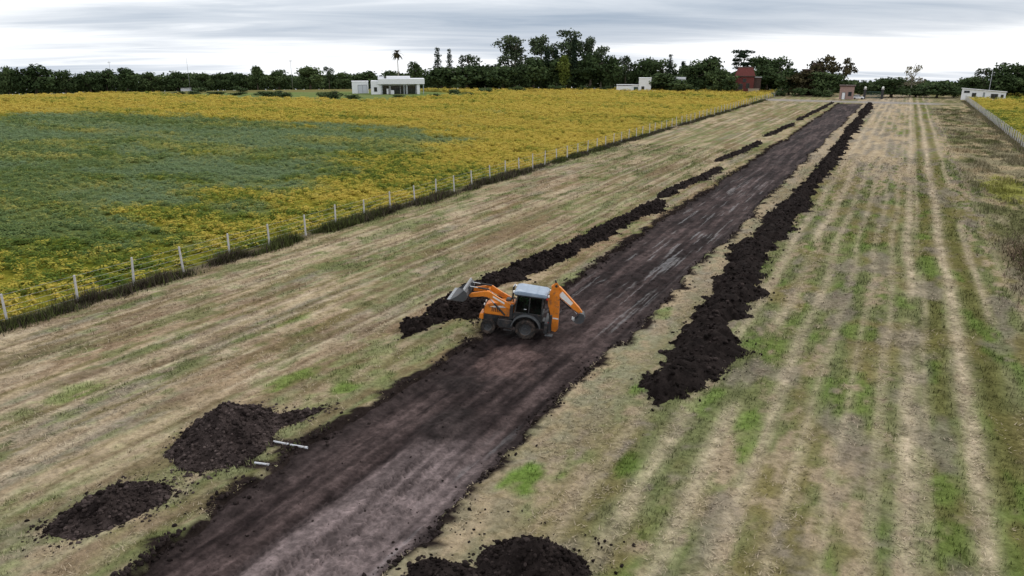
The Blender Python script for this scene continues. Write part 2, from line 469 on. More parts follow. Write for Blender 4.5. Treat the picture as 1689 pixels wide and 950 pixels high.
wet = np.maximum(wet, .8 * sstep(fbm(rx / .3, ry / 2.4, 129, 3), .56, .68) * sstep(t, .76, .86) * (1 - sstep(t, .93, .98)) * sstep(ry, 13, 16) * (1 - sstep(ry, 24, 27)))
nx, ny = len(rxs), len(rys)
ii = np.arange(nx * ny).reshape(ny, nx)
F = np.stack([ii[:-1, :-1], ii[:-1, 1:], ii[1:, 1:], ii[1:, :-1]], -1).reshape(-1, 4)
rm = mesh_np('dirt_road', np.stack([rx, ry, rz], 1), F, True, {'col': rc, 'wet': wet})
M_ROAD = vcol_mat('damp_bare_earth', 'col', 0.85, 0.5, 7.0, 0.9, 0.06, 0.35)
tt = M_ROAD.node_tree; bb = tt.nodes['Principled BSDF']
wa = N(tt, 'ShaderNodeAttribute', attribute_name='wet')
g_ = N(tt, 'ShaderNodeNewGeometry')
wn = noise(tt, g_.outputs['Position'], 3.0, 4, .6)
wf = math_node(tt, 'MULTIPLY', wa.outputs['Fac'], ramp(tt, wn, [(.35, .55), (.6, 1.0)]), clamp=True)
lk(tt, ramp(tt, wf, [(0, .85), (.5, .42), (1, .28)]), bb.inputs['Roughness'])
lk(tt, ramp(tt, wf, [(0, .04), (.35, .12), (1, .42)]), bb.inputs['Specular IOR Level'])
bn = [n for n in tt.nodes if n.type == 'BUMP'][0]
lk(tt, ramp(tt, wf, [(0, .65), (1, .12)]), bn.inputs['Strength'])
road = tag(link_mesh('dirt_road', rm, M_ROAD), kind='structure')
road['label'] = 'freshly cut dark dirt road'

# ------------------------------------------------------------------ clods and heaps of soil
PHI = (1 + 5 ** .5) / 2
ICO = np.array([(-1, PHI, 0), (1, PHI, 0), (-1, -PHI, 0), (1, -PHI, 0), (0, -1, PHI), (0, 1, PHI), (0, -1, -PHI), (0, 1, -PHI), (PHI, 0, -1), (PHI, 0, 1), (-PHI, 0, -1), (-PHI, 0, 1)]) / math.hypot(1, PHI)
ICF = np.array([(0, 11, 5), (0, 5, 1), (0, 1, 7), (0, 7, 10), (0, 10, 11), (1, 5, 9), (5, 11, 4), (11, 10, 2), (10, 7, 6), (7, 1, 8), (3, 9, 4), (3, 4, 2), (3, 2, 6), (3, 6, 8), (3, 8, 9), (4, 9, 5), (2, 4, 11), (6, 2, 10), (8, 6, 7), (9, 8, 1)])
def clod_mesh(name, P, S, tint):
    """lumps of earth at points P with radii S"""
    n = len(P)
    V = ICO[None] * (1 + .45 * (rng.random((n, 12, 1)) - .5)) * (S[:, None, None] * (.65 + .7 * rng.random((n, 1, 3))))
    a = rng.random(n) * 6.283; ca, sa = np.cos(a)[:, None], np.sin(a)[:, None]
    V = np.stack([V[..., 0] * ca - V[..., 1] * sa, V[..., 0] * sa + V[..., 1] * ca, V[..., 2] * .8], -1) + P[:, None, :]
    Fc = (ICF[None] + (np.arange(n) * 12)[:, None, None]).reshape(-1, 3)
    c = np.repeat(tint, 12, 0)
    return mesh_np(name, V.reshape(-1, 3), Fc, False, {'col': c})
M_SOIL = vcol_mat('dug_black_soil', 'col', 0.95, 0.5, 9.0, 1.0, 0.06, 0.03)
def soil_tint(x, y, lum=1.0):
    k = .35 + 1.3 * fbm(x / .35, y / .35, 141, 3)
    return lerp(C3(.012, .0092, .0088)[None], C3(.034, .0258, .0238)[None], fbm(x / .5, y / .5, 143, 3)) * k[:, None] * lum
def soil_heap(hfun, x0, x1, y0, y1, res, nclod, label, group=None, lum=1.0, smin=.025, smax=.10, spill=.35, resy=None):
    """heap of dug soil: height field hfun(x,y), cut where it meets the turf; loose clods on and round it"""
    ax = np.arange(x0, x1, res); ay = np.arange(y0, y1, resy or res)
    X, Y = np.meshgrid(ax, ay); x, y = X.ravel(), Y.ravel()
    h = hfun(x, y)
    rough = .36 * (fbm(x / .30, y / .30, 145, 4) - .5) + .22 * (fbm(x / 1.0, y / 1.0, 147, 3) - .5)
    z = h + rough * sstep(h, -.1, .35)
    nx, ny = len(ax), len(ay)
    ii = np.arange(nx * ny).reshape(ny, nx)
    Fq = np.stack([ii[:-1, :-1], ii[:-1, 1:], ii[1:, 1:], ii[1:, :-1]], -1).reshape(-1, 4)
    zf = z[Fq].max(1)
    Fq = Fq[zf > .03]
    used = np.unique(Fq); mp = np.full(nx * ny, -1); mp[used] = np.arange(len(used))
    zz_ = np.maximum(z, -.12)
    V = np.stack([x, y, zz_ + terr(x, y)], 1)[used]
    cx, cy = V[:, 0].mean(), V[:, 1].mean()
    V[:, 0] -= cx; V[:, 1] -= cy
    me = mesh_np('soil_heap', V, mp[Fq], True, {'col': soil_tint(x[used], y[used], lum)})
    o = link_mesh('soil_heap', me, M_SOIL, None, (cx, cy, 0))
    tag(o, label, 'soil heap', group)
    # loose clods
    N0 = nclod * 12
    qx = x0 + (x1 - x0) * rng.random(N0); qy = y0 + (y1 - y0) * rng.random(N0)
    hq = hfun(qx, qy)
    p = np.where(hq > 0, .55, np.exp(hq / spill * 2.2) * .5)
    p = np.where(hq > -spill, p, 0)
    keep = np.where(rng.random(N0) < p)[0][:nclod]
    qx, qy, hq = qx[keep], qy[keep], hq[keep]
    S = smin + (smax - smin) * rng.random(len(keep)) ** 4
    S = np.where(hq < 0, S * .75, S)
    rq = .36 * (fbm(qx / .30, qy / .30, 145, 4) - .5) + .22 * (fbm(qx, qy, 147, 3) - .5)
    zq = np.maximum(hq + rq * sstep(hq, -.1, .35), 0) + S * .25
    cm = clod_mesh('clods', np.stack([qx - cx, qy - cy, zq + terr(qx, qy)], 1), S, soil_tint(qx, qy, lum) * (.5 + 1.7 * rng.random(len(qx)) ** 1.5)[:, None])
    c = link_mesh('clods', cm, M_SOIL, o)
    c['kind'] = 'stuff'
    return o
def windrow(pts, wl, wr, hh, seed, jag=1.0):
    """height of a spilled ridge of soil along a polyline of (y, x centre)"""
    yy = np.array([p[0] for p in pts]); cc = np.array([p[1] for p in pts])
    def f(x, y):
        x = x + 1.0 * jag * (fbm(x / .55, y / .8, seed + 7, 4) - .5) + .5 * (fbm(x / .16, y / .2, seed + 8, 2) - .5)
        c = np.interp(y, yy, cc) + .7 * (fbm(y / 5, y * 0, seed, 3) - .5)
        tp = 1 - .42 * sstep(y, 50, 130) * (1 - .25 * np.sin(y / 9.0)); en = np.sqrt(np.clip(np.minimum(y - yy[0] + .2, yy[-1] - y + .2) / 3.2, .04, 1)); tp = tp * en; w_l = tp * wl * (.75 + .6 * fbm(y / 4, y * 0 + 3, seed + 1, 2)) + en * jag * .7 * (fbm(y / .9, y * 0 + 1, seed + 2, 3) - .5)
        w_r = tp * wr * (.70 + .7 * fbm(y / 3.2, y * 0 + 7, seed + 3, 2)) + en * jag * 1.9 * np.maximum(fbm(y / 1.3, y * 0 + 4, seed + 4, 3) - .52, -.12)
        d = np.where(x < c, (c - x) / np.maximum(w_l, .2), (x - c) / np.maximum(w_r, .2))
        ends = np.minimum(np.clip((y - yy[0]) / 1.2, -1, 1), np.clip((yy[-1] - y) / 1.6, -1, 1))
        prof = 1 - d
        g = hh * (.75 + .5 * fbm(y / 2.5, y * 0 + 2, seed + 5, 3))
        return np.minimum(np.minimum(prof, .35 + .5 * prof), 1.0) * g * 1.2 - np.where(ends < .8, (0.8 - ends) * .45, 0)
    return f
# heap beside the two ruts
def f_big(x, y):
    dx, dy = x + 22.95, y - 18.95
    a = R(22); ux = dx * math.cos(a) + dy * math.sin(a); uy = -dx * math.sin(a) + dy * math.cos(a)
    d = np.sqrt((ux / 2.0) ** 2 + (uy / 2.85) ** 2)
    d = d + .30 * (fbm(x / .8, y / .8, 151, 4) - .5)
    h = 1.42 * np.clip(1 - d, -1, 1)
    h = np.where(h > 0, 1.42 * (1 - d) * (.75 + .35 * np.clip(1 - d, 0, 1)), h)
    # tongue trailing off along the road
    tx = np.abs(x + 21.5 + .0 * y) ; tl = .34 - np.abs(x - (-22.2 + .42 * (y - 20.2))) * .7 - np.maximum(y - 21.5, 0) * .25 - np.maximum(19.5 - y, 0) * .4
    return np.maximum(h, np.minimum(tl + .2 * (fbm(x / .5, y / .5, 153, 3) - .5), .3))
soil_heap(f_big, -26.5, -19.6, 14.4, 23.5, .10, 3200, 'largest peaked heap of dark soil beside the puddled ruts at lower left', 'soil heaps', 1.9)
def f_small(x, y):
    dx, dy = x + 22.55, y - 13.45
    a = R(30); ux = dx * math.cos(a) - dy * math.sin(-a) * 0 + dy * math.sin(-a) * 0; 
    ux = dx * math.cos(R(-12)) + dy * math.sin(R(-12)); uy = -dx * math.sin(R(-12)) + dy * math.cos(R(-12))
    d = (np.abs(ux / 1.2) ** 2.7 + np.abs(uy / 1.95) ** 2.7) ** (1 / 2.7) + .30 * (fbm(x / .7, y / .7, 155, 3) - .5)
    return .62 * np.clip(1 - d, -1, 1) * 1.1
soil_heap(f_small, -24.7, -20.4, 10.4, 16.6, .09, 1500, 'low oval soil heap nearest the bottom left corner', 'soil heaps', 1.5)
def f_front(x, y):
    d = np.sqrt(((x + 8.2) / 1.75) ** 2 + ((y - 17.3) / 1.35) ** 2) + .26 * (fbm(x / .8, y / .8, 157, 3) - .5)
    d2 = np.sqrt(((x + 10.2) / 1.5) ** 2 + ((y - 15.6) / 1.0) ** 2) + .3 * (fbm(x / .8, y / .8, 159, 3) - .5)
    return np.maximum(.95 * np.clip(1 - d, -1, 1), .28 * np.clip(1 - d2, -1, 1)) * 1.15
soil_heap(f_front, -12.2, -5.6, 13.6, 19.8, .09, 1600, 'black soil heap cut off by the bottom edge right of the road', 'soil heaps', .8)
# windrows along the road
soil_heap(windrow([(30.6, -7.9), (36, -7.85), (48, -8.3), (58, -9.0), (75, -8.9), (90, -8.5), (110, -8.7), (140, -8.8), (180, -9.2), (230, -9.4), (278, -9.6)], 1.45, 1.35, .62, 161, 1.2),
          -12.2, -4.6, 28.5, 280, .13, 9000, 'long jagged windrow of black soil on the right side of the road', 'soil heaps', .72, .03, .15, .4, .16)
f_wl = windrow([(31.8, -23.2), (35, -23.2), (38, -23.6), (44, -23.3), (53, -22.3), (62, -22.2), (70, -21.9), (77.2, -21.5)], 0.85, .95, .62, 171, 1.0)
def f_left(x, y):
    d = np.sqrt(((x + 21.9) / 1.55) ** 2 + ((y - 37.9) / 2.5) ** 2) + .4 * (fbm(x / .7, y / .7, 177, 4) - .5)
    return np.maximum(f_wl(x, y), .75 * np.clip(1 - d, -1, 1))
soil_heap(f_left,
          -27.5, -18.9, 30.0, 79, .12, 4200, 'nearest windrow of dark soil left of the road, under the raised loader bucket', 'soil heaps', .8, .05, .16)
for k, (pts, w, lab) in enumerate([
        ([(79.5, -22.6), (86, -22.6), (93, -22.0), (105.5, -21.4)], .95, 'short soil windrow left of the road, second counted from the yellow digger'),
        ([(112, -23.3), (125, -22.8), (143, -22.2)], .95, 'third soil windrow left of the road counted from the yellow digger'),
        ([(153, -22.9), (170, -22.4), (186, -22.0)], .9, 'fourth soil windrow left of the road counted from the yellow digger'),
        ([(196, -22.6), (225, -22.2), (278, -21.3)], .9, 'farthest soil windrow left of the road, ending near the gate')]):
    soil_heap(windrow(pts, w * .9, w, .45, 181 + 10 * k, .9), -26, -19, pts[0][0] - 2, pts[-1][0] + 2, .2, 420, lab, 'soil heaps', .8, .07, .17, .35, .3)
# crumbs of earth along both cut edges of the road
n = 30000
cy_ = 9 + (140 - 9) * rng.random(n) ** 1.8
side = rng.random(n) < .55
off = rng.normal(0, .26, n)
gate_ = fbm(cy_ / 1.1, off * 2.0 + side * 40, 191, 3)
kp = rng.random(n) < .05 + .55 * sstep(gate_, .46, .70)
cy_, side, off = cy_[kp], side[kp], off[kp]; n = len(cy_)
cx_ = np.where(side, edge_l(cy_) + off - .12, edge_r(cy_) + off + .15)
z_ = np.where(np.where(side, cx_ > edge_l(cy_), cx_ < edge_r(cy_)), -.22 + .1 * rng.random(n), .03)
S_ = .014 + .085 * rng.random(n) ** 4
extra = 420
ex = ROAD_L + .6 + (ROAD_R - ROAD_L - 1.2) * rng.random(extra); ey = 9 + 50 * rng.random(extra)
P_ = np.concatenate([np.stack([cx_, cy_, z_ + S_ * .3], 1), np.stack([ex, ey, road_z(ex, ey) + .015], 1)])
S_ = np.concatenate([S_, .012 + .05 * rng.random(extra) ** 4])
tn = soil_tint(P_[:, 0], P_[:, 1], 1.2)
cl = tag(link_mesh('soil_clods', clod_mesh('soil_clods', P_, S_, tn), M_SOIL), 'loose clods of dark soil along both cut edges of the road', 'soil clods', kind='stuff')

# lengths of white pipe showing in the two ruts
M_PIPE = plain('white_plastic_pipe', (.55, .56, .60), .5, 0, .1, 4.0, dirt=((.2, .16, .13), 6.0, .5, .7))
def pipe(cx, cy, ln, ang, label):
    bm = bmesh.new(); seg = 14; r = .042; rings = []
    for xx_, rr in ((-ln / 2, r), (ln / 2 - .12, r), (ln / 2 - .10, r * 1.18), (ln / 2, r * 1.18), (ln / 2, r * .95), (ln / 2 - .15, r * .85)):
        rings.append([bm.verts.new((xx_, rr * math.cos(6.2832 * k / seg), rr * math.sin(6.2832 * k / seg))) for k in range(seg)])
    for q0, q1 in zip(rings, rings[1:]):
        for k in range(seg): bm.faces.new((q0[k], q0[(k + 1) % seg], q1[(k + 1) % seg], q1[k]))
    bm.faces.new(rings[0][::-1]); bm.faces.new(rings[-1])
    bmesh.ops.recalc_face_normals(bm, faces=bm.faces[:])
    me = bpy.data.meshes.new('pipe'); bm.to_mesh(me); bm.free()
    o = link_mesh('pipe', me, M_PIPE, None, (cx, cy, .05), (0, 0, R(ang)))
    tag(o, label, 'pipe', 'pipes in the muddy ruts')
pipe(-20.55, 19.50, .72, 8, 'white pipe length nearest the large heap in the upper rut')
pipe(-19.72, 19.62, .78, 10, 'white pipe length nearest the road in the upper rut')
pipe(-20.05, 17.95, .62, 14, 'single white pipe length in the lower rut')

# ------------------------------------------------------------------ straw and grass on the mown strip
def on_soil(x, y):
    s = (x > edge_l(y) - .1) & (x < edge_r(y) + .1) & (y < ROAD_Y1)
    s |= f_big(x, y) > .0
    s |= f_small(x, y) > .0
    s |= f_front(x, y) > .0
    return s
def blades(name, x, y, length, width, elev, col, mat, z0=0.0):
    n = len(x)
    a = rng.random(n) * 6.283
    dx, dy = np.cos(a), np.sin(a)
    z = terr(x, y) + z0
    base = np.stack([x, y, z], 1)
    side = np.stack([-dy, dx, 0 * dx], 1) * (width * .5)[:, None]
    tip = base + np.stack([dx * np.cos(elev) * length, dy * np.cos(elev) * length, np.sin(elev) * length], 1)
    V = np.stack([base - side, base + side, tip], 1).reshape(-1, 3)
    Fc = np.arange(n * 3).reshape(-1, 3)
    return link_mesh(name, mesh_np(name, V, Fc, False, {'col': np.repeat(col, 3, 0)}), mat)
M_BLADE = vcol_mat('straw_and_grass_blades', 'col', 0.9, 0.2, 3.0, 0, 0, 0.0)
n = 640000
yy = 8 + 122 * rng.random(n) ** 2.0
xx = -44.6 + 57 * rng.random(n)
# tufts gather
cl_n = fbm(xx / .45, yy / .45, 201, 3)
keep = (~on_soil(xx, yy)) & (rng.random(n) < .12 + 1.9 * (cl_n - .33)) & (xx < 8 + .06 * yy)
xx, yy, cl_n = xx[keep], yy[keep], cl_n[keep]
cc = strip_col(xx, yy)
green = cc[:, 1] > cc[:, 0] * .97
jit = (.5 + .85 * rng.random(len(xx)))[:, None]
cc = cc * jit
dry = rng.random(len(xx)) < .28
cc = np.where((dry & ~green)[:, None], lerp(cc, (PALE * 1.1)[None], np.full(len(xx), .6)), cc)
far_k = 1 + yy / 55
ln = np.where(green, .07 + .13 * rng.random(len(xx)), .07 + .16 * rng.random(len(xx))) * (.7 + .3 * far_k)
ev = np.where(green, R(45) + R(40) * rng.random(len(xx)), R(4) + R(38) * rng.random(len(xx)) ** 1.5)
grass = blades('mown_grass', xx, yy, ln, (.014 + .024 * rng.random(len(xx))) * far_k, ev, cc, M_BLADE, -.01)
tag(grass, 'mown straw and short regrowth covering the plot', 'grass', kind='stuff')
# taller rough growth toward the right fence
n = 90000
yy = 30 + 230 * rng.random(n) ** 1.5
xx = 5.5 + (RFENCE_X + 1.5 - 5.5) * rng.random(n)
d = fbm(xx / 2.2, yy / 3.5, 211, 4)
keep = (rng.random(n) < .25 + .75 * sstep(d, .40, .66)) & (rng.random(n) < sstep(xx, 6.5, 10.5))
xx, yy, d = xx[keep], yy[keep], d[keep]
cc = strip_col(xx, yy) * (.7 + .7 * rng.random(len(xx)))[:, None]
ln = (.14 + .34 * rng.random(len(xx))) * (.55 + .9 * sstep(d, .5, .7))
rg = blades('rough_grass', xx, yy, ln, .03 + .03 * rng.random(len(xx)) + yy * .0006, R(45) + R(42) * rng.random(len(xx)), cc, M_BLADE, -.02)
tag(rg, 'tall rough grass and weeds along the right hand fence', 'weeds', kind='stuff')
# a dark stand of dead weeds at the right edge
n = 2600
yy = 66 + rng.normal(0, 5.5, n); xx = 10.6 + .06 * (yy - 66) + rng.normal(0, 1.0, n)
cc = np.where((rng.random(n) < .35)[:, None], C3(.07, .075, .03)[None], C3(.10, .07, .052)[None]) * (.5 + .9 * rng.random(n))[:, None]
wd = blades('dead_weeds', xx, yy, .2 + .4 * rng.random(n), .05 + .05 * rng.random(n), R(20) + R(50) * rng.random(n), cc, M_BLADE, -.03)
tag(wd, 'dark stand of dead weeds at the middle of the right edge', 'weeds', kind='stuff')
# dead growth at both fence feet; left colours darkened for the shaded crop side
n = 95000
yy = 14 + 270 * rng.random(n) ** 1.6
xx = FENCE_X + .55 + rng.normal(0, .42, n)
fw = fbm(yy / 3.0, xx * .8, 213, 3)
keep = rng.random(n) < sstep(fw, .22, .60)
xx, yy, fw = xx[keep], yy[keep], fw[keep]
kk = rng.random(len(xx))
cc = np.where((kk < .22 + .5 * sstep(fbm(yy / 8, yy * 0 + 3, 217, 2), .5, .65))[:, None], C3(.085, .10, .035)[None], np.where((kk < .7)[:, None], C3(.095, .078, .058)[None], C3(.045, .038, .03)[None])) * (.6 + .8 * rng.random(len(xx)))[:, None]
wd = blades('fence_weeds', xx, yy, (.3 + .5 * rng.random(len(xx))) * (.45 + 1.0 * sstep(fw, .3, .65)) * (1 - .45 * sstep(yy, 70, 150)), .03 + .03 * rng.random(len(xx)) + yy * .0005, R(28) + R(58) * rng.random(len(xx)), cc, M_BLADE, -.03)
tag(wd, 'dead weeds, colour darkened with crop shade, along the foot of the left fence', 'weeds', kind='stuff')
n = 12000
yy = 120 + 190 * rng.random(n) ** 1.3
xx = RFENCE_X - .3 + rng.normal(0, .5, n)
cc = np.where((rng.random(n) < .4)[:, None], C3(.13, .13, .06)[None], C3(.17, .14, .10)[None]) * (.6 + .8 * rng.random(n))[:, None]
wd = blades('fence_weeds', xx, yy, .15 + .35 * rng.random(n), .10 + .08 * rng.random(n), R(55) + R(33) * rng.random(n), cc, M_BLADE, -.03)
tag(wd, 'weeds along the foot of the right chain-link fence', 'weeds', kind='stuff')

# ------------------------------------------------------------------ crop: one bush of leaves, set out over the fields
def leaf_bush(name, nleaf, rad, hgt, lsz, seed):
    r = np.random.default_rng(seed)
    a = r.random(nleaf) * 6.283; q = np.sqrt(r.random(nleaf)); h = r.random(nleaf) ** .6
    rr = rad * q * (1.05 - .35 * h)
    C = np.stack([rr * np.cos(a), rr * np.sin(a), hgt * h], 1)
    nrm = np.stack([np.cos(a) * .7 * q, np.sin(a) * .7 * q, 1.0 + .6 * r.random(nleaf)], 1) + .5 * (r.random((nleaf, 3)) - .5)
    nrm /= np.linalg.norm(nrm, axis=1)[:, None]
    t1 = np.cross(nrm, r.normal(size=(nleaf, 3))); t1 /= np.linalg.norm(t1, axis=1)[:, None]
    t2 = np.cross(nrm, t1)
    s = lsz * (.6 + .8 * r.random(nleaf))[:, None]
    V = np.stack([C - t1 * s, C + t2 * s * .6, C + t1 * s, C - t2 * s * .6], 1).reshape(-1, 3)
    Fc = np.arange(nleaf * 4).reshape(-1, 4)
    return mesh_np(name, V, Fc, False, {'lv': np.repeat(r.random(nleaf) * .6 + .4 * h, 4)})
m, t_, b_ = new_mat('crop_leaves')
ay_ = N(t_, 'ShaderNodeAttribute', attribute_type='INSTANCER', attribute_name='yel')
ag_ = N(t_, 'ShaderNodeAttribute', attribute_type='INSTANCER', attribute_name='gry')
al_ = N(t_, 'ShaderNodeAttribute', attribute_name='lv')
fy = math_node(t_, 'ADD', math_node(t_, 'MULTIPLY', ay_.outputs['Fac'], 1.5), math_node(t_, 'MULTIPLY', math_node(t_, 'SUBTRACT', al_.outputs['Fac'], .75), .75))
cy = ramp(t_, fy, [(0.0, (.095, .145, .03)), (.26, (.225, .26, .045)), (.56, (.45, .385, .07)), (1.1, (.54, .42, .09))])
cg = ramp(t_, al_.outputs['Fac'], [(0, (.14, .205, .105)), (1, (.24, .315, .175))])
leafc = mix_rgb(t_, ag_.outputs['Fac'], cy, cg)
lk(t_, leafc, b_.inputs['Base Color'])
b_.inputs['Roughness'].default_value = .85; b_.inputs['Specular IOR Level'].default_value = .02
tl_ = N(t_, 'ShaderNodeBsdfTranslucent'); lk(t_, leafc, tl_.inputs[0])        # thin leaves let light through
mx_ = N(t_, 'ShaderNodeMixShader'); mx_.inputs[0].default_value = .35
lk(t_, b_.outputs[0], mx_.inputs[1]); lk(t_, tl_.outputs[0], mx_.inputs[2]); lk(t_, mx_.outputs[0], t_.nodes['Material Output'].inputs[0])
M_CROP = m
def scatter(name, P, attrs, protos, mat):
    """geometry nodes: set copies of small leafy plants on the points of one mesh"""
    me = bpy.data.meshes.new(name)
    me.vertices.add(len(P)); me.vertices.foreach_set('co', np.ascontiguousarray(P, np.float32).ravel())
    for k, arr in attrs.items():
        a = me.attributes.new(k, 'FLOAT', 'POINT'); a.data.foreach_set('value', np.ascontiguousarray(arr, np.float32))
    o = bpy.data.objects.new(name, me); COL.objects.link(o)
    ng = bpy.data.node_groups.new(name + '_scatter', 'GeometryNodeTree')
    ng.interface.new_socket('Geometry', in_out='INPUT', socket_type='NodeSocketGeometry')
    ng.interface.new_socket('Geometry', in_out='OUTPUT', socket_type='NodeSocketGeometry')
    gi = N(ng, 'NodeGroupInput'); go = N(ng, 'NodeGroupOutput')
    join = N(ng, 'GeometryNodeJoinGeometry')
    def named(nm):
        q = N(ng, 'GeometryNodeInputNamedAttribute', data_type='FLOAT'); q.inputs['Name'].default_value = nm
        return q.outputs[0]
    for i, pm in enumerate(protos):
        po = bpy.data.objects.new(name + '_plant', pm)
        if not pm.materials: pm.materials.append(mat)
        oi = N(ng, 'GeometryNodeObjectInfo'); oi.inputs['Object'].default_value = po
        ip = N(ng, 'GeometryNodeInstanceOnPoints')
        lk(ng, gi.outputs[0], ip.inputs['Points'])
        cmp_ = N(ng, 'FunctionNodeCompare', data_type='FLOAT', operation='EQUAL')
        lk(ng, named('kind_index'), cmp_.inputs[0]); cmp_.inputs[1].default_value = float(i); cmp_.inputs['Epsilon'].default_value = .1
        lk(ng, cmp_.outputs[0], ip.inputs['Selection'])
        lk(ng, oi.outputs['Geometry'], ip.inputs['Instance'])
        cr = N(ng, 'ShaderNodeCombineXYZ'); lk(ng, named('rz'), cr.inputs[2])
        e2 = N(ng, 'FunctionNodeEulerToRotation'); lk(ng, cr.outputs[0], e2.inputs[0])
        lk(ng, e2.outputs[0], ip.inputs['Rotation'])
        lk(ng, named('sc'), ip.inputs['Scale'])
        lk(ng, ip.outputs[0], join.inputs[0])
    lk(ng, join.outputs[0], go.inputs[0])
    md = o.modifiers.new('scatter', 'NODES'); md.node_group = ng
    me.materials.append(mat)
    return o
def field_points(x0, x1, y0, y1, dens, rmin, rmax):
    n = int((x1 - x0) * (y1 - y0) * dens)
    x = x0 + (x1 - x0) * rng.random(n); y = y0 + (y1 - y0) * rng.random(n)
    r = np.hypot(x, y)
    k = (r >= rmin) & (r < rmax)
    # only the part of the fields the plot overlooks
    k &= (y > -x * .40) | (x > 0)
    x, y = x[k], y[k]
    c, yel, gry = crop_masks(x, y)
    return x[c], y[c], yel[c], gry[c]
bushes = [leaf_bush('crop_bush', 46, .46, .62, .105, 1), leaf_bush('crop_bush', 40, .42, .5, .12, 2), leaf_bush('crop_bush_loose', 34, .5, .5, .10, 3)]
parts = []
for (d, r0, r1, s) in ((3.4, 0, 120, 1.0), (1.6, 120, 190, 1.35), (.7, 190, 270, 1.9), (.42, 270, 352, 2.4)):
    for bx in ((-340, FENCE_X, -20, 352), (RFENCE_X, 75, 40, 352)):
        x, y, yl, gy = field_points(bx[0], bx[1], bx[2], bx[3], d, r0, r1)
        gap = fbm(x / 1.6, y / 1.1, 221, 3)
        k = rng.random(len(x)) < np.clip(1.4 - 1.5 * sstep(gap, .56, .75) * (1.0 if r0 < 190 else .3) - .15, .12, 1)
        x, y, yl, gy, gap = x[k], y[k], yl[k], gy[k], gap[k]
        sc = s * (.7 + .5 * rng.random(len(x))) * (1 - .28 * gy) * (1.15 - .45 * gap)
        parts.append((x, y, np.clip(yl + (.5 if r0 < 120 else .3) * (rng.random(len(x)) - .5), 0, 1), np.clip(gy * (.6 + .5 * rng.random(len(x))), 0, 1), sc))
x, y, yl, gy, sc = (np.concatenate([p[i] for p in parts]) for i in range(5))
left = x < 0
for sel, lab, nm in ((left, 'yellowing soybean crop filling the field left of the post fence', 'soybean_crop'), (~left, 'yellow green crop beyond the right chain-link fence', 'soybean_crop')):
    P = np.stack([x[sel], y[sel], terr(x[sel], y[sel]) - .05], 1)
    n = len(P)
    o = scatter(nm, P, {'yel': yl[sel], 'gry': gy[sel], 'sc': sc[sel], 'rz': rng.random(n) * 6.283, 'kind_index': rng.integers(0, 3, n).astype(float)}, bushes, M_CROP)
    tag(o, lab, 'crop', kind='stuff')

# ------------------------------------------------------------------ fences
def box_bm(bm, x0, x1, y0, y1, z0, z1, mi=0):
    vs = [bm.verts.new(p) for p in ((x0, y0, z0), (x1, y0, z0), (x1, y1, z0), (x0, y1, z0), (x0, y0, z1), (x1, y0, z1), (x1, y1, z1), (x0, y1, z1))]
    fs = [(0, 3, 2, 1), (4, 5, 6, 7), (0, 1, 5, 4), (1, 2, 6, 5), (2, 3, 7, 6), (3, 0, 4, 7)]
    out = [bm.faces.new([vs[i] for i in f]) for f in fs]
    for f in out: f.material_index = mi
    return vs
def bm_mesh(name, bm, bevel=0.0, seg=1, smooth=False):
    if bevel:
        bmesh.ops.bevel(bm, geom=bm.edges[:], offset=bevel, segments=seg, affect='EDGES', clamp_overlap=True)
    bmesh.ops.recalc_face_normals(bm, faces=bm.faces[:])
    me = bpy.data.meshes.new(name)
    bm.to_mesh(me); bm.free()
    if smooth:
        me.polygons.foreach_set('use_smooth', np.ones(len(me.polygons), bool))
    return me
def box(name, x0, x1, y0, y1, z0, z1, mat, parent=None, bevel=0.0, loc=None, rot=None):
    bm = bmesh.new(); box_bm(bm, x0, x1, y0, y1, z0, z1)
    return link_mesh(name, bm_mesh(name, bm, bevel), mat, parent, loc, rot)
M_CONC = plain('weathered_concrete', (.46, .45, .44), .85, 0, .14, 3.0, .4, 25, .3, dirt=((.2, .19, .17), 2.2, .55, .6))
M_WIRE = plain('galvanised_wire', (.42, .42, .45), .6, .2, .1)
def post_mesh(h, w):
    bm = bmesh.new()
    vs = box_bm(bm, -w / 2, w / 2, -w / 2, w / 2, -.4, h)
    for v in vs[4:]:
        v.co.x *= .82; v.co.y *= .82
    me = bm_mesh('post', bm, .012)
    me.materials.append(M_CONC)
    return me
fence = empty('post_and_wire_fence', (FENCE_X, 160, 0))
tag(fence, 'pale concrete post and wire fence bordering the yellow crop', 'fence')
pm = post_mesh(2.02, .13)
fy0 = 18.6
k = 0
while fy0 + 4.18 * k < 318:
    o = link_mesh('post', pm, None, fence, (random.uniform(-.06, .06), fy0 + 4.18 * k - 160 + random.uniform(-.2, .2), random.uniform(-.2, .05)), (R(random.uniform(-2.6, 2.6)), R(random.uniform(-2.8, 2.8)), R(random.uniform(-12, 12))))
    k += 1
for zw in (.35, .7, 1.05, 1.4, 1.8):
    box('wire', .06, .07, 18 - 160, 318 - 160, zw, zw + .01, M_WIRE, fence)
rf = empty('chain_link_fence', (RFENCE_X, 220, 0))
tag(rf, 'grey wire mesh fence on pale posts receding at the right edge', 'fence')
pm2 = post_mesh(1.95, .14)
for k in range(72):
    yp = 100 + 3.0 * k
    link_mesh('post', pm2, None, rf, (random.uniform(-.05, .05), yp - 220, random.uniform(-.05, .03)), (R(random.uniform(-1.2, 1.2)), R(random.uniform(-1.2, 1.2)), 0))
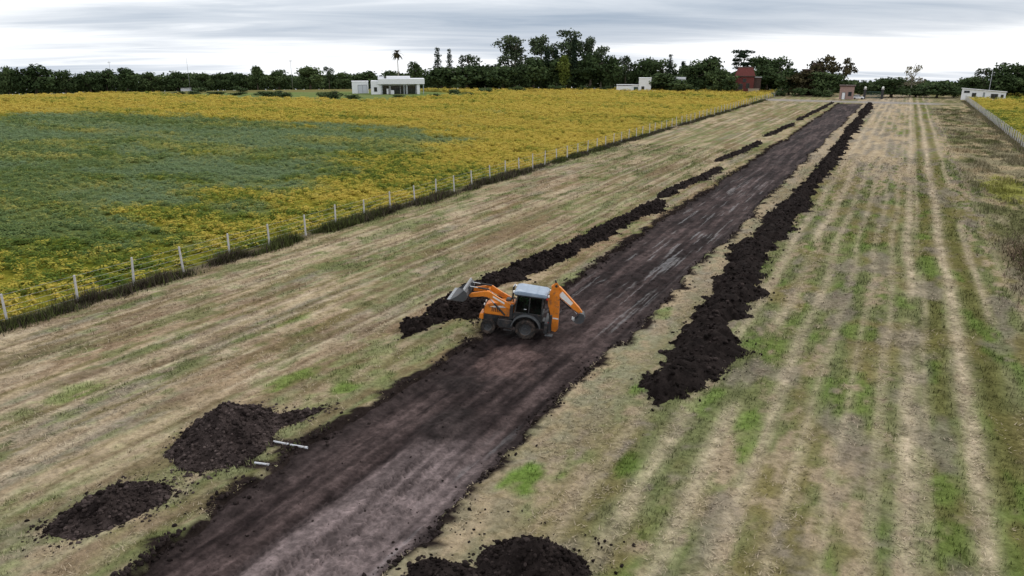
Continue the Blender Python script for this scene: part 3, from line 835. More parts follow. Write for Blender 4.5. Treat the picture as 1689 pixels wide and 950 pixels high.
# woven mesh between the posts: upright strands and lines
bm = bmesh.new()
yq = 100.0
while yq < 313:
    box_bm(bm, .075, .083, yq - 220, yq - 220 + .012, .05, 1.75); yq += .45
o = link_mesh('wire_mesh', bm_mesh('wire_mesh', bm), M_WIRE, rf)
for zw in (.15, .75, 1.3, 1.78):
    box('wire', .085, .092, 100 - 220, 313 - 220, zw, zw + .007, M_WIRE, rf)

# ------------------------------------------------------------------ trees
M_BARK = plain('tree_bark', (.11, .09, .07), .95, 0, .3, 4.0, .6, 12)
M_BARK_PALE = plain('pale_eucalypt_bark', (.36, .33, .28), .9, 0, .25, 3.0, .3, 12)
def foliage_mat(name, c0, c1, c2):
    m, t, b = new_mat(name)
    a = N(t, 'ShaderNodeAttribute', attribute_name='lv')
    oi = N(t, 'ShaderNodeObjectInfo')
    f = math_node(t, 'ADD', a.outputs['Fac'], math_node(t, 'MULTIPLY', math_node(t, 'SUBTRACT', oi.outputs['Random'], .5), .35))
    lk(t, ramp(t, f, [(0, c0), (.5, c1), (1, c2)]), b.inputs['Base Color'])
    b.inputs['Roughness'].default_value = .8
    b.inputs['Specular IOR Level'].default_value = .03
    return m
F_DARK = foliage_mat('dark_evergreen_leaves', (.022, .036, .015), (.053, .080, .033), (.11, .148, .06))
F_EUC = foliage_mat('eucalypt_leaves', (.028, .04, .022), (.058, .08, .042), (.115, .145, .08))
F_CON = foliage_mat('conifer_needles', (.012, .022, .014), (.026, .042, .025), (.048, .07, .04))
F_BRN = foliage_mat('brownish_leaves', (.03, .026, .014), (.06, .052, .026), (.11, .095, .05))
F_PALE = foliage_mat('pale_bare_twigs', (.10, .09, .06), (.2, .18, .12), (.3, .27, .2))
F_LIME = foliage_mat('light_green_leaves', (.05, .07, .015), (.10, .13, .025), (.16, .19, .05))
def leaf_cloud(blobs, n, lsz, seed, flat=.0):
    """leaf-sized faces spread through a crown made of ellipsoid clumps (x,y,z,rx,ry,rz)"""
    r = np.random.default_rng(seed)
    B = np.array(blobs, float)
    w = (B[:, 3] * B[:, 4] * B[:, 5]) ** .66; w /= w.sum()
    idx = r.choice(len(B), n, p=w)
    d = r.normal(size=(n, 3)); d /= np.linalg.norm(d, axis=1)[:, None]
    q = r.random(n) ** .28 * (1 + .16 * r.normal(size=n))
    C = B[idx, :3] + d * B[idx, 3:] * q[:, None]
    nrm = d + .9 * r.normal(size=(n, 3)); nrm[:, 2] += flat; nrm /= np.linalg.norm(nrm, axis=1)[:, None]
    t1 = np.cross(nrm, r.normal(size=(n, 3))); t1 /= np.linalg.norm(t1, axis=1)[:, None]; t2 = np.cross(nrm, t1)
    s = lsz * (.5 + .9 * r.random(n))[:, None]
    V = np.stack([C - t1 * s, C - t2 * s * .55, C + t1 * s, C + t2 * s * .55], 1).reshape(-1, 3)
    clump = r.random(len(B))
    lv = np.clip(.12 + .4 * clump[idx] + .4 * r.random(n), 0, 1)
    return mesh_np('crown', V, np.arange(n * 4).reshape(-1, 4), False, {'lv': np.repeat(lv, 4)})
def limb_bm(bm, pts, radii, seg=7):
    rings = []
    for i, (p, rad) in enumerate(zip(pts, radii)):
        p = Vector(p)
        d = (Vector(pts[min(i + 1, len(pts) - 1)]) - Vector(pts[max(i - 1, 0)])).normalized()
        a = d.orthogonal().normalized(); b = d.cross(a)
        rings.append([bm.verts.new(p + (a * math.cos(6.2832 * k / seg) + b * math.sin(6.2832 * k / seg)) * rad) for k in range(seg)])
    for r0, r1 in zip(rings, rings[1:]):
        for k in range(seg):
            bm.faces.new((r0[k], r0[(k + 1) % seg], r1[(k + 1) % seg], r1[k]))
    bm.faces.new(rings[0][::-1]); bm.faces.new(rings[-1])
def trunk_mesh(h, r0, limbs, lean=0.0):
    bm = bmesh.new()
    limb_bm(bm, [(0, 0, -.4), (lean * .3, .1, h * .4), (lean, 0, h)], [r0 * 1.25, r0 * .8, r0 * .4])
    for (zf, dx, dy, dz) in limbs:
        z = h * zf
        limb_bm(bm, [(lean * zf, 0, z), (lean * zf + dx * .5, dy * .5, z + dz * .65), (lean * zf + dx, dy, z + dz)], [r0 * .5, r0 * .35, r0 * .12], 6)
    return bm_mesh('trunk', bm, smooth=True)
def blob_crown(seed, n, R0, z0, z1, rmin, rmax, top=1.0):
    r = random.Random(seed); out = []
    for i in range(n):
        a = r.uniform(0, 6.283); t = r.random(); z = z0 + (z1 - z0) * t
        env = math.sin(math.pi * (.12 + .80 * t ** .9)) ** .7 if top else 1
        q = math.sqrt(r.random()) * R0 * env
        s = r.uniform(rmin, rmax)
        out.append((q * math.cos(a), q * math.sin(a), z, s * 1.1, s * 1.1, s * .8))
    return out
def lim(seed, n, reach, lo=.35, hi=.95, up=2.5):
    r = random.Random(seed); o = []
    for i in range(n):
        a = 6.283 * i / n + r.uniform(-.4, .4); q = reach * r.uniform(.6, 1)
        o.append((r.uniform(lo, hi), q * math.cos(a), q * math.sin(a), up * r.uniform(.6, 1.3)))
    return o
# every kind at 10 m height, 10 m spread unless said
KINDS = {}
def kind(k, crown, cm, trunk, tm, h, w):
    crown.materials.append(cm); trunk.materials.append(tm)
    KINDS.setdefault(k, []).append((crown, trunk, h, w))
for s in range(4):
    kind('round', leaf_cloud(blob_crown(10 + s, 26, 3.6, 2.2, 8.6, 1.1, 2.0), 2600, .42, 10 + s), F_DARK, trunk_mesh(6.5, .32, lim(s, 6, 3)), M_BARK, 10, 10)
for s in range(3):
    kind('broad', leaf_cloud(blob_crown(20 + s, 30, 4.6, 2.0, 8.6, 1.1, 2.0), 2800, .45, 20 + s), F_DARK, trunk_mesh(6, .34, lim(s + 5, 7, 3.8)), M_BARK, 10, 12)
for s in range(2):
    kind('open', leaf_cloud(blob_crown(30 + s, 17, 3.9, 4.2, 9.2, .8, 1.5), 1100, .36, 30 + s), F_EUC, trunk_mesh(8, .26, lim(s + 9, 8, 3.2, .4)), M_BARK, 10, 10)
for s in range(4):
    b = blob_crown(40 + s, 26, 5.6, 6.5, 22.2, 1.4, 2.9)
    kind('euc', leaf_cloud(b, 3200, .5, 40 + s), F_EUC, trunk_mesh(19, .42, lim(s + 13, 9, 4.2, .35, .95, 4)), M_BARK_PALE, 24, 13)
for s in range(2):
    b = [(0, 0, z, .95 * (1 - .55 * abs(z / 17 - .35)), .95 * (1 - .55 * abs(z / 17 - .35)), 1.2) for z in np.arange(1.2, 16.8, .7)]
    kind('cypress', leaf_cloud(b, 1500, .34, 50 + s), F_CON, trunk_mesh(12, .2, []), M_BARK, 18, 2.3)
for s in range(2):
    b = []
    r = random.Random(60 + s)
    for i in range(12):
        z = 3.0 + 14.2 * i / 11; w = (2.7 if i % 2 else 2.0) * (1 - .62 * i / 11)
        for q in range(3):
            a = 6.283 * q / 3 + i; b.append((w * .55 * math.cos(a), w * .55 * math.sin(a), z + r.uniform(-.2, .2), w * .7, w * .7, .8))
    kind('conifer', leaf_cloud(b, 1900, .3, 60 + s), F_CON, trunk_mesh(16.5, .25, []), M_BARK, 18, 5.6)
kind('poplar', leaf_cloud([(0, 0, 3.5, 1.2, 1.2, 2), (0.3, 0, 6.5, 2.1, 2, 2.6), (-.4, .2, 10, 2.3, 2.2, 2.6), (0, 0, 13, 1.6, 1.5, 1.9)], 1700, .4, 70), F_LIME, trunk_mesh(10, .2, lim(3, 4, 1.2)), M_BARK, 15, 5.2)
b = [(random.Random(i).uniform(-4, 4), random.Random(i + 50).uniform(-3, 3), 8.5 + 1.5 * (i % 5), 1.8, 1.7, .7) for i in range(22)]
kind('layer', leaf_cloud(b, 2300, .36, 80, 1.0), F_CON, trunk_mesh(15, .34, lim(4, 9, 3.6, .6, .98, .8)), M_BARK, 16, 12)
for s in range(2):
    kind('brown', leaf_cloud(blob_crown(90 + s, 26, 3.6, 1.5, 8.8, 1.0, 1.9), 2300, .42, 90 + s), F_BRN, trunk_mesh(7, .3, lim(s + 2, 6, 3)), M_BARK, 10, 10)
kind('openbrown', leaf_cloud(blob_crown(95, 14, 3.4, 4.5, 9.3, .8, 1.3), 800, .36, 95), F_BRN, trunk_mesh(8.2, .24, lim(6, 9, 3.0, .35)), M_BARK, 10, 9)
kind('pale', leaf_cloud(blob_crown(97, 17, 3.2, 3.8, 9.4, .6, 1.2), 560, .32, 97), F_PALE, trunk_mesh(8.6, .2, lim(8, 10, 3.0, .3)), M_BARK_PALE, 10, 8)
for s in range(3):
    kind('bush', leaf_cloud(blob_crown(100 + s, 14, 2.0, .5, 3.2, .6, 1.1, 0), 900, .28, 100 + s), F_DARK, trunk_mesh(2.0, .12, lim(s, 4, 1)), M_BARK, 4, 5.6)
# palm: ribbed trunk, ball of drooping fronds
bm = bmesh.new()
r = random.Random(5)
for i in range(46):
    a = r.uniform(0, 6.283); e = r.uniform(-1.2, 1.35); L = r.uniform(2.3, 3.3)
    pts = []
    for s in range(5):
        q = s / 4
        pts.append(Vector((math.cos(a) * L * q * math.cos(e * (1 - .35 * q)), math.sin(a) * L * q * math.cos(e), 17 + L * q * math.sin(e) - .55 * L * q * q)))
    sd = Vector((-math.sin(a), math.cos(a), 0))
    pr = None
    for s, p in enumerate(pts):
        wv = .42 * math.sin(math.pi * (.15 + .8 * s / 4))
        c = (bm.verts.new(p - sd * wv), bm.verts.new(p + Vector((0, 0, .06))), bm.verts.new(p + sd * wv))
        if pr:
            bm.faces.new((pr[0], pr[1], c[1], c[0])); bm.faces.new((pr[1], pr[2], c[2], c[1]))
        pr = c
pme = bm_mesh('crown', bm)
a_ = pme.attributes.new('lv', 'FLOAT', 'POINT'); a_.data.foreach_set('value', np.random.default_rng(3).random(len(pme.vertices)).astype(np.float32))
kind('palm', pme, F_BRN, trunk_mesh(17, .28, []), M_BARK_PALE, 19.2, 4.8)
TREE_N = {k: 0 for k in KINDS}
def tree(k, x, y, h, w, label, name, group=None, cat='tree', rz=None):
    lst = KINDS[k]; crown, trunk, h0, w0 = lst[TREE_N[k] % len(lst)]; TREE_N[k] += 1
    o = empty(name, (x, y, float(terr(x, y)) - .05), (0, 0, random.uniform(0, 6.28) if rz is None else rz))
    o.scale = (w / w0 * 1.25, w / w0 * 1.25, h / h0 * 1.06)
    link_mesh('crown', crown, None, o); link_mesh('trunk', trunk, None, o)
    return tag(o, label, cat, group)
G1 = 'trees of the far line at the left'
LL = 'dark round crowned tree in the low tree line at far left'
GM = 'dark understorey trees of the middle grove'
LM = 'dark bushy tree filling the grove below the tall eucalypts'
GR = 'dark trees behind the right hand house'
LR = 'dense dark tree rising behind the long white house at right'
TREES = [
('broad',-383.0,216.5,12.8,9.8,LL,G1), ('broad',-373.2,223.4,13.5,17.4,'broad flat topped tree standing highest in the far left line','') , ('round',-371.0,236.5,11.5,10.8,LL,G1), ('broad',-364.9,245.8,10.6,13.3,LL,G1), ('round',-364.9,254.7,11.2,10.5,LL,G1),
('round',-351.5,256.3,11.5,12.2,LL,G1), ('broad',-348.6,268.5,9.7,12.5,LL,G1), ('broad',-340.9,278.2,10.0,13.3,LL,G1), ('round',-328.8,284.8,9.7,9.5,LL,G1), ('round',-326.8,294.6,9.5,9.7,LL,G1), ('broad',-320.2,301.7,9.1,11.1,LL,G1),
('round',-307.1,301.0,11.9,10.3,'rounded tree left of the biggest dome shaped one in the left line',''), ('round',-299.4,308.7,10.0,12.9,LL,G1), ('round',-274.2,304.8,12.2,14.9,'biggest dome shaped dark tree left of the flat roofed white house',''), ('open',-280.0,326.4,11.8,6.6,'small airy tree top just right of the dome shaped tree',''),
('round',-274.0,331.4,9.2,11.2,'dark tree behind the gap before the white garage block',''), ('round',-261.5,335.0,9.1,13.1,'dark tree right behind the white garage block',''), ('broad',-250.6,343.2,9.4,14.5,'wide dark tree behind the flat roofed white house below the palm',''),
('palm',-233.0,325.1,19.0,4.6,'tall lone palm with round head above the flat roofed house',''), ('round',-220.5,321.7,12.8,8.5,'round tree between the palm and the two spired conifers',''),
('conifer',-200.0,311.3,18.2,5.7,'left and bushier of the two spired conifers',''), ('conifer',-199.4,321.1,17.9,4.4,'right and thinner of the two spired conifers',''), ('round',-195.8,308.0,11.0,17.1,'wide dark tree at the foot of the two spired conifers',''),
('open',-189.9,323.4,14.1,11.7,'flat topped airy tree right of the spired conifers',''), ('round',-177.6,324.6,11.0,13.4,'dark tree left of the first tall eucalypt',''), ('round',-183.1,310.0,9.8,17.0,'low wide dark tree right of the flat roofed house',''),
('euc',-172.4,338.7,23.0,14.8,'leftmost tall eucalypt standing apart from the tall group',''), ('euc',-158.8,339.7,22.2,11.7,'airy tall eucalypt left of the tallest one',''), ('euc',-145.8,342.3,24.5,13.2,'tallest eucalypt of the grove',''),
('cypress',-136.9,328.6,22.1,3.0,'tallest dark column cypress in the grove',''), ('cypress',-148.2,323.7,16.3,3.1,'column cypress left of the light green poplar',''), ('poplar',-139.5,323.2,15.0,5.5,'light green tree among the dark column cypresses',''),
('cypress',-146.9,330.9,17.2,2.5,'thin cypress between the light green tree and the left cypress',''), ('euc',-134.9,342.4,21.4,5.7,'slim tall eucalypt right of the tallest cypress',''),
('round',-152.2,317.4,13.0,13.8,LM,GM), ('round',-164.6,311.2,10.5,13.9,LM,GM), ('round',-143.3,328.1,13.5,14.1,LM,GM), ('euc',-127.4,338.8,18.0,7.3,'eucalypt at the right shoulder of the tall grove',''), ('round',-129.7,331.5,14.5,13.9,LM,GM), ('round',-121.3,334.7,13.7,9.4,LM,GM),
('open',-118.7,348.3,14.0,7.4,'airy tree with sky showing through left of the small white house tower',''), ('round',-111.1,355.0,14.1,10.3,'round tree directly behind the small white house',''), ('round',-104.0,357.2,13.0,11.4,'second round tree right of the small white house',''),
('conifer',-98.7,352.4,14.0,3.9,'short spired conifer right of the small white house',''), ('cypress',-93.0,354.0,11.6,2.5,'short column cypress between the small white house and brick house',''), ('round',-96.5,333.3,7.1,15.6,'low wide dark tree hiding the right side of the small white house',''),
('round',-86.6,326.5,4.9,8.2,'low dark tree in front of the white roof edge right of the tower',''), ('round',-66.2,327.5,6.6,6.0,'low dark tree partly hiding the left corner of the red house',''), ('round',-84.8,341.6,11.2,11.8,'dark tree left of the domed one beside the red house',''), ('round',-80.6,346.8,13.2,13.0,'domed dark tree left of the red brick house',''), ('round',-70.2,331.0,8.8,9.0,'dark tree touching the left side of the red brick house',''),
('layer',-67.9,365.7,16.5,13.0,'flat layered pine above the red brick house',''), ('round',-57.9,360.4,14.8,9.8,'left of the two tall dark trees right of the red house',''), ('round',-50.5,356.4,14.0,9.1,'right of the two tall dark trees right of the red house',''), ('round',-53.9,347.8,10.2,13.1,'low dark tree in front of the tall pair by the red house',''),
('round',-42.4,330.6,9.2,9.5,'dark tree beside the dark brick house chimney',''), ('brown',-31.0,338.6,13.8,10.4,'brownish full tree left of the gatehouse',''), ('openbrown',-22.6,337.2,12.7,8.3,'thin brownish tree leaning over the gatehouse',''),
('brown',-36.2,330.0,8.6,13.0,'low brownish tree in front of the dark brick house',''), ('round',-28.1,328.8,9.0,11.0,'low dark tree just left of the gatehouse',''),
('bush',-16.7,344.6,5.1,6.0,'bush seen behind the gate next to the gatehouse',''), ('bush',-12.2,349.8,3.8,6.0,'bush seen behind the middle of the gate',''), ('round',-4.6,326.0,7.1,12.0,'rounded dark tree right of the gate',''),
('pale',1.8,338.0,11.2,7.5,'pale nearly bare tree standing alone right of the gate',''), ('round',10.9,331.8,4.7,9.2,'low dark tree between the pale tree and the long white house',''), ('round',3.8,335.0,3.1,8.4,'low dark bush at the foot of the pale tree',''), ('bush',16.5,335.6,4.2,5.1,'small bush at the left end of the long white house',''),
('round',21.5,344.3,7.4,7.9,LR,GR), ('open',27.1,349.0,9.4,9.4,'airy tree behind the long white house',''), ('round',34.0,343.3,12.0,13.6,'tallest dark tree at the right edge behind the long white house',''), ('round',39.8,339.7,11.0,11.2,LR,GR), ('round',31.5,336.5,8.4,10.3,LR,GR)]
NM = dict(round='broadleaf_tree', broad='broadleaf_tree', open='airy_tree', euc='eucalyptus_tree', cypress='cypress_tree', conifer='conifer_tree', poplar='poplar_tree', layer='pine_tree', brown='broadleaf_tree', openbrown='airy_tree', pale='bare_tree', bush='shrub', palm='palm_tree')
ORD = ['first', 'second', 'third', 'fourth', 'fifth', 'sixth', 'seventh', 'eighth', 'ninth', 'tenth', 'eleventh', 'twelfth', 'thirteenth', 'fourteenth', 'fifteenth', 'sixteenth']
WHERE = {G1: '%s from left of the plain dark round trees in the far left line', GM: '%s from left of the bushy dark trees below the tall eucalypts', GR: '%s from left of the dense dark trees behind the long white house'}
COUNT = {}
def bearing(t): return math.atan2(t[1], t[2])
RANK = {}
for g_n in WHERE:
    for i, t in enumerate(sorted([t for t in TREES if t[6] == g_n], key=bearing)): RANK[id(t)] = WHERE[g_n] % ORD[i]
TREES = [t[:5] + (RANK.get(id(t), t[5]), t[6]) for t in TREES]
def ranked(lst): return [ORD[i] for i in np.argsort(np.argsort([math.atan2(q[0], q[1]) for q in lst]))]
for k, x, y, h, w, lab, grp in TREES:
    tree(k, x, y, h * (1.09 if x > -190 and k != 'poplar' else 1), w * (1.18 if x > -190 and k in ('round', 'euc', 'open', 'brown', 'broad') else 1), lab, NM[k], grp or None, 'shrub' if k == 'bush' else ('palm tree' if k == 'palm' else 'tree'))
# wood beyond: reads as one mass behind the separate trees
r = np.random.default_rng(77)
n = 90000
az = R(-64) + R(76) * r.random(n)
deg = np.degrees(az)
rad = 368 + 70 * r.random(n)
rad = np.where(deg < -31, rad + 75, rad)
rad = np.where(deg > -10, rad - 12, rad)
x = rad * np.sin(az); y = rad * np.cos(az)
top = 2.6 + 6.5 * fbm(az * 70, rad / 40, 301, 4)
top = top + np.where(deg < -31, 1.8, 0) + 7.0 * np.exp(-((deg + 22.8) / 5.0) ** 2) + np.where((deg > -15) & (deg < -5.5), 2.2, 0)
top = np.where(deg > -4.5, top * .72, top)
C = np.stack([x, y, terr(x, y) + top * r.random(n) ** .8], 1)
d = r.normal(size=(n, 3)); d /= np.linalg.norm(d, axis=1)[:, None]
t1 = np.cross(d, r.normal(size=(n, 3))); t1 /= np.linalg.norm(t1, axis=1)[:, None]; t2 = np.cross(d, t1)
s = (.5 + .7 * r.random(n))[:, None]
V = np.stack([C - t1 * s, C - t2 * s * .6, C + t1 * s, C + t2 * s * .6], 1).reshape(-1, 3)
wood = link_mesh('distant_wood', mesh_np('distant_wood', V, np.arange(n * 4).reshape(-1, 4), False, {'lv': np.repeat(r.random(n) * .8, 4)}), F_DARK)
tag(wood, 'low dark mass of distant woodland along the skyline', 'wood', kind='stuff')
# garden shrubs round the flat-roofed house
SH = 'garden shrubs by the flat roofed house'
spots = [(-262, 214, 1.6, 5), (-255, 216, 2.0, 6), (-249, 221, 1.5, 7), (-240, 224, 1.4, 7), (-231, 228, 1.5, 6), (-222, 222, 2.2, 7), (-217, 224, 2.3, 6.5), (-211, 220, 2.0, 6), (-193, 222, 2.4, 6), (-188, 222, 2.8, 6.5), (-182, 224, 1.8, 6), (-171, 238, 1.2, 5), (-160, 246, 1.5, 5), (-152, 258, 1.8, 6), (-280, 240, 2, 7), (-266, 250, 2.4, 7)]
for (x, y, h, w), od in zip(spots, ranked(spots)):
    tree('bush', x, y, h, w, od + ' from left of the low dark shrubs around the flat roofed white house', 'shrub', SH, 'shrub')
spots = [(-164, 268, 2.4, 6), (-157, 282, 2.6, 7), (-150, 296, 3.0, 8), (-128, 322, 2.8, 7), (-138, 312, 3, 8), (-120, 325, 2.4, 6), (-90, 327, 2.4, 6), (-82, 330, 2.8, 6), (-74, 333, 2.6, 5)]
for (x, y, h, w), od in zip(spots, ranked(spots)):
    tree('bush', x, y, h, w, od + ' from left of the low shrubs along the far edge of the yellow crop', 'shrub', 'shrubs along the far edge of the crop', 'shrub')
spots = [(-43.5, 316, 3, 6), (-37, 318, 3.4, 6), (-31, 319, 3.2, 6), (-26, 318, 3.0, 5)]
for (x, y, h, w), od in zip(spots, ranked(spots)):
    tree('bush', x, y, h, w, od + ' from left of the shrubs in the dark hedge left of the gatehouse', 'shrub', 'hedge left of the gatehouse', 'shrub')

# ------------------------------------------------------------------ buildings at the far edge
M_WHITE = plain('white_render_wall', (.74, .75, .78), .85, 0, .06, 1.2, .15, 8, .3, dirt=((.5, .5, .5), .6, .58, .4))
M_ROOFW = plain('pale_flat_roof', (.55, .55, .56), .9, 0, .1, 1.0)
M_DARKGL = plain('dark_window_glass', (.02, .025, .03), .12, 0, .2, 1.0, spec=.7)
M_FRAME = plain('dark_window_frame', (.06, .06, .065), .5)
M_GRAYCOL = plain('grey_column', (.32, .36, .37), .7)
M_BRICK = plain('dark_red_brick', (.15, .047, .043), .9, 0, .25, 3.0, .5, 14, .2, dirt=((.1, .04, .035), .8, .5, .5))
M_BRICKD = plain('dark_brown_brick', (.07, .042, .036), .9, 0, .3, 3.0, .5, 14)
M_PINK = plain('faded_pink_brick', (.30, .20, .175), .9, 0, .2, 3.0, .4, 14)
M_TILE = plain('weathered_roof_tile', (.11, .052, .046), .9, 0, .25, 2.0, .5, 10)
M_BEIGE = plain('beige_low_wall', (.34, .29, .22), .9, 0, .15)
M_GREEN = plain('dark_green_gate_paint', (.02, .06, .045), .5, 0, .2)
M_BLACK = plain('black_iron', (.025, .025, .028), .5, 0, .2)
M_STEEL = plain('grey_galvanised_steel', (.35, .36, .37), .5, .5, .1)
def building(name, x, y, label):
    o = empty(name, (x, y, float(terr(x, y))), (0, 0, math.atan2(-x, y)))
    return tag(o, label, 'house')
def opening(parent, nm, x0, x1, z0, z1, yf, glass=None, sill=True):
    """window or door set in the front face at y = yf: frame bars proud of the wall, dark pane behind them"""
    w = box(nm, x0, x1, yf - .05, yf + .03, z0, z1, glass or M_DARKGL, parent)
    bm = bmesh.new(); t = .09
    for a in ((x0 - t, x0, z0 - t, z1 + t), (x1, x1 + t, z0 - t, z1 + t), (x0, x1, z1, z1 + t), (x0, x1, z0 - t, z0)):
        box_bm(bm, a[0], a[1], yf - .11, yf - .002, a[2], a[3])
    if x1 - x0 > 1.4:
        box_bm(bm, (x0 + x1) / 2 - .04, (x0 + x1) / 2 + .04, yf - .10, yf - .052, z0, z1)
    link_mesh('frame', bm_mesh('frame', bm), M_FRAME, w)
    return w
# flat-roofed white house with garage block
h = building('white_house', -188.5, 260, 'modern white house with flat overhanging roof and deep porch')
h['category'] = 'house'
box('wall', -9.6, -5.4, -.2, 8, -.3, 5.35, M_WHITE, h, .03)                    # left wing
box('wall', -5.4, 10.6, 4.2, 8.4, -.3, 4.0, M_WHITE, h, .03)                    # recessed rear wall
box('roof', -6.6, 12.4, -1.2, 8.8, 4.05, 6.2, M_WHITE, h, .04)
box('upper_roof', -3.2, 6.6, 1.5, 7.5, 6.2, 7.1, M_WHITE, h, .03)
box('chimney', -6.7, -4.1, 2.5, 4.5, 5.35, 7.0, M_WHITE, h, .02)
box('chimney', -3.95, -3.35, 1.2, 1.9, 6.2, 7.15, M_BLACK, h)
box('wall', 9.2, 10.3, -.6, 4.2, -.2, 4.05, M_WHITE, h, .02)
for cx_ in (3.9, 5.0, 11.9, -5.2):
    box('column', cx_ - .16, cx_ + .16, -.9, -.58, -.2, 4.05, M_GRAYCOL, h)
opening(h, 'window', -8.3, -7.2, 1.2, 2.8, -.2)
for a, b in ((-4.8, -2.4), (-1.4, 2.2), (2.6, 4.6), (5.6, 8.6)):
    opening(h, 'glass_door', a, b, .1, 3.2, 4.2)
box('bench', -3.3, -2.5, .6, 1.5, 0, 2.2, M_WHITE, h, .03); box('parapet', -1.6, -.2, .4, .7, 0, 1.6, M_WHITE, h, .02)
gx, gy = -205.5, 259
g2 = building('garage_block', gx, gy, 'small white box shaped outbuilding left of the flat roofed house')
g2['category'] = 'outbuilding'
box('wall', -3.4, 3.4, 0, 6, -.3, 4.8, M_WHITE, g2, .04)
box('roof_edge', -3.55, 3.55, -.15, 6.15, 4.8, 5.0, M_WHITE, g2, .02)
opening(g2, 'garage_door', -.9, 2.8, .05, 3.4, 0, plain('pale_grey_shutter', (.52, .54, .6), .5))
# small white house with a square tower
h = building('white_house', -105.5, 321, 'small white house with square tower and green door')
box('wall', -7.4, -.6, 0, 6, -.3, 2.7, M_WHITE, h, .03)
box('wall', -.6, 2.2, .25, 6, -.3, 3.0, M_WHITE, h, .03)
box('tower', 2.2, 7.4, -.4, 5, -.3, 5.9, M_WHITE, h, .03)
box('roof_edge', 2.05, 7.55, -.55, 5.15, 5.9, 6.15, M_WHITE, h, .02)
box('roof_edge', -7.5, 2.19, -.1, 6.1, 3.01, 3.2, M_ROOFW, h, .02)
opening(h, 'door', .2, 1.8, -.1, 2.2, .25, M_GREEN)
opening(h, 'window', 3.4, 4.5, 1.3, 2.5, -.4)
box('low_wall', 7.4, 9.6, -.4, -.1, -.2, 1.0, M_WHITE, h, .02)
# white slab of a further house showing between the trees
h = building('white_house', -88.6, 333, 'white flat roof edge showing between trees right of the tower')
box('wall', -2.4, 2.4, 0, 5, -.3, 5.2, M_WHITE, h, .03)
box('roof_edge', -2.6, 2.6, -.2, 5.2, 5.2, 6.3, M_WHITE, h, .03)
opening(h, 'window', -1.2, .4, 1.6, 3.4, 0)
# red brick house
h = building('brick_house', -61, 333.5, 'tall red brick house with hipped roof and dark doorway')
h.scale = (.95, .95, .9)
box('wall', -4.0, 4.0, 0, 7, -.3, 7.6, M_BRICK, h, .03)
box('cornice', -4.5, 4.5, -.5, 7.5, 7.6, 8.0, M_BRICKD, h, .04)
bm = bmesh.new()
v = [bm.verts.new(p) for p in ((-4.4, -.4, 8.0), (4.4, -.4, 8.0), (4.4, 7.4, 8.0), (-4.4, 7.4, 8.0), (-3.2, 1.2, 11.6), (3.2, 1.2, 11.6), (3.2, 5.6, 11.6), (-3.2, 5.6, 11.6))]
for f in ((0, 1, 5, 4), (1, 2, 6, 5), (2, 3, 7, 6), (3, 0, 4, 7), (4, 5, 6, 7)): bm.faces.new([v[i] for i in f])
rf_ = link_mesh('roof', bm_mesh('roof', bm), M_BRICK, h)
box('ridge', -3.3, 3.3, 1.1, 5.7, 11.55, 11.9, M_TILE, rf_)
box('annex', 4.0, 7.0, 1.5, 7, -.3, 7.2, M_BRICKD, h, .02)  # right side of the house, a separate block in darker brick
box('annex_roof', 3.95, 7.3, 1.2, 7.2, 7.2, 7.45, M_STEEL, h)
opening(h, 'door', -2.3, -.7, -.1, 4.2, 0, M_BLACK)
opening(h, 'window', .9, 2.2, 2.4, 4.6, 0)
opening(h, 'window', -.6, .6, 5.2, 6.6, 0)
lw = building('garden_wall', -56.6, 331.5, 'low beige wall at the foot of the red brick house'); lw['category'] = 'wall'
box('wall', -2.2, 2.2, 0, .4, -.2, 2.0, M_BEIGE, lw, .03); box('coping', -2.3, 2.3, -.08, .48, 2.0, 2.15, M_BEIGE, lw)
# dark brick house with a square chimney tower
h = building('brick_house', -33.6, 335, 'dark brick house with square tower behind brownish trees')
box('wall', -5, 4, 0, 7, -.3, 9.6, M_BRICKD, h, .03)
box('roof_edge', -5.2, 4.2, -.2, 7.2, 9.6, 10.0, M_BRICKD, h)
box('tower', -1.2, 2.6, 1, 4.5, 10.0, 12.2, M_BRICKD, h, .03)
opening(h, 'window', -3.4, -2.2, 6.4, 8.0, 0); opening(h, 'window', 1.0, 2.2, 6.4, 8.0, 0)
# gatehouse and gate at the end of the road
h = building('gatehouse', -18.9, 303.5, 'small pink brick gatehouse at the far end of the dirt road')
box('wall', -2.4, 2.4, 0, 4, -.3, 4.6, M_PINK, h, .03)
box('roof', -2.8, 2.8, -.4, 4.4, 4.6, 5.0, M_BRICKD, h, .05)
opening(h, 'door', -1.5, -.5, -.1, 2.4, 0, M_WHITE); opening(h, 'window', .6, 1.6, 1.3, 2.6, 0)
m, t_, b_ = new_mat('opal_lamp_globe'); b_.inputs['Base Color'].default_value = (.8, .8, .76, 1); b_.inputs['Roughness'].default_value = .35
M_GLOBE = m
def uv_sphere(name, r, mat, parent, loc, sx=1, sy=1, sz=1, seg=14):
    bm = bmesh.new(); bmesh.ops.create_uvsphere(bm, u_segments=seg, v_segments=seg // 2 + 1, radius=r)
    for q in bm.verts: q.co = Vector((q.co.x * sx, q.co.y * sy, q.co.z * sz))
    return link_mesh(name, bm_mesh(name, bm, smooth=True), mat, parent, loc)
def gate_pillar(x, y, lab):
    o = building('gate_pillar', x, y, lab); o['category'] = 'gate pillar'
    box('shaft', -.45, .45, -.45, .45, -.3, 3.4, M_BLACK, o, .03); box('cap', -.55, .55, -.55, .55, 3.4, 3.6, M_CONC, o, .03)
    uv_sphere('lamp_globe', .42, M_GLOBE, o, (0, 0, 4.0))
gate_pillar(-13.2, 310.5, 'dark gate pillar with white globe lamp nearest the gatehouse')
gate_pillar(-7.4, 313, 'dark gate pillar with white globe lamp on the right of the gate')
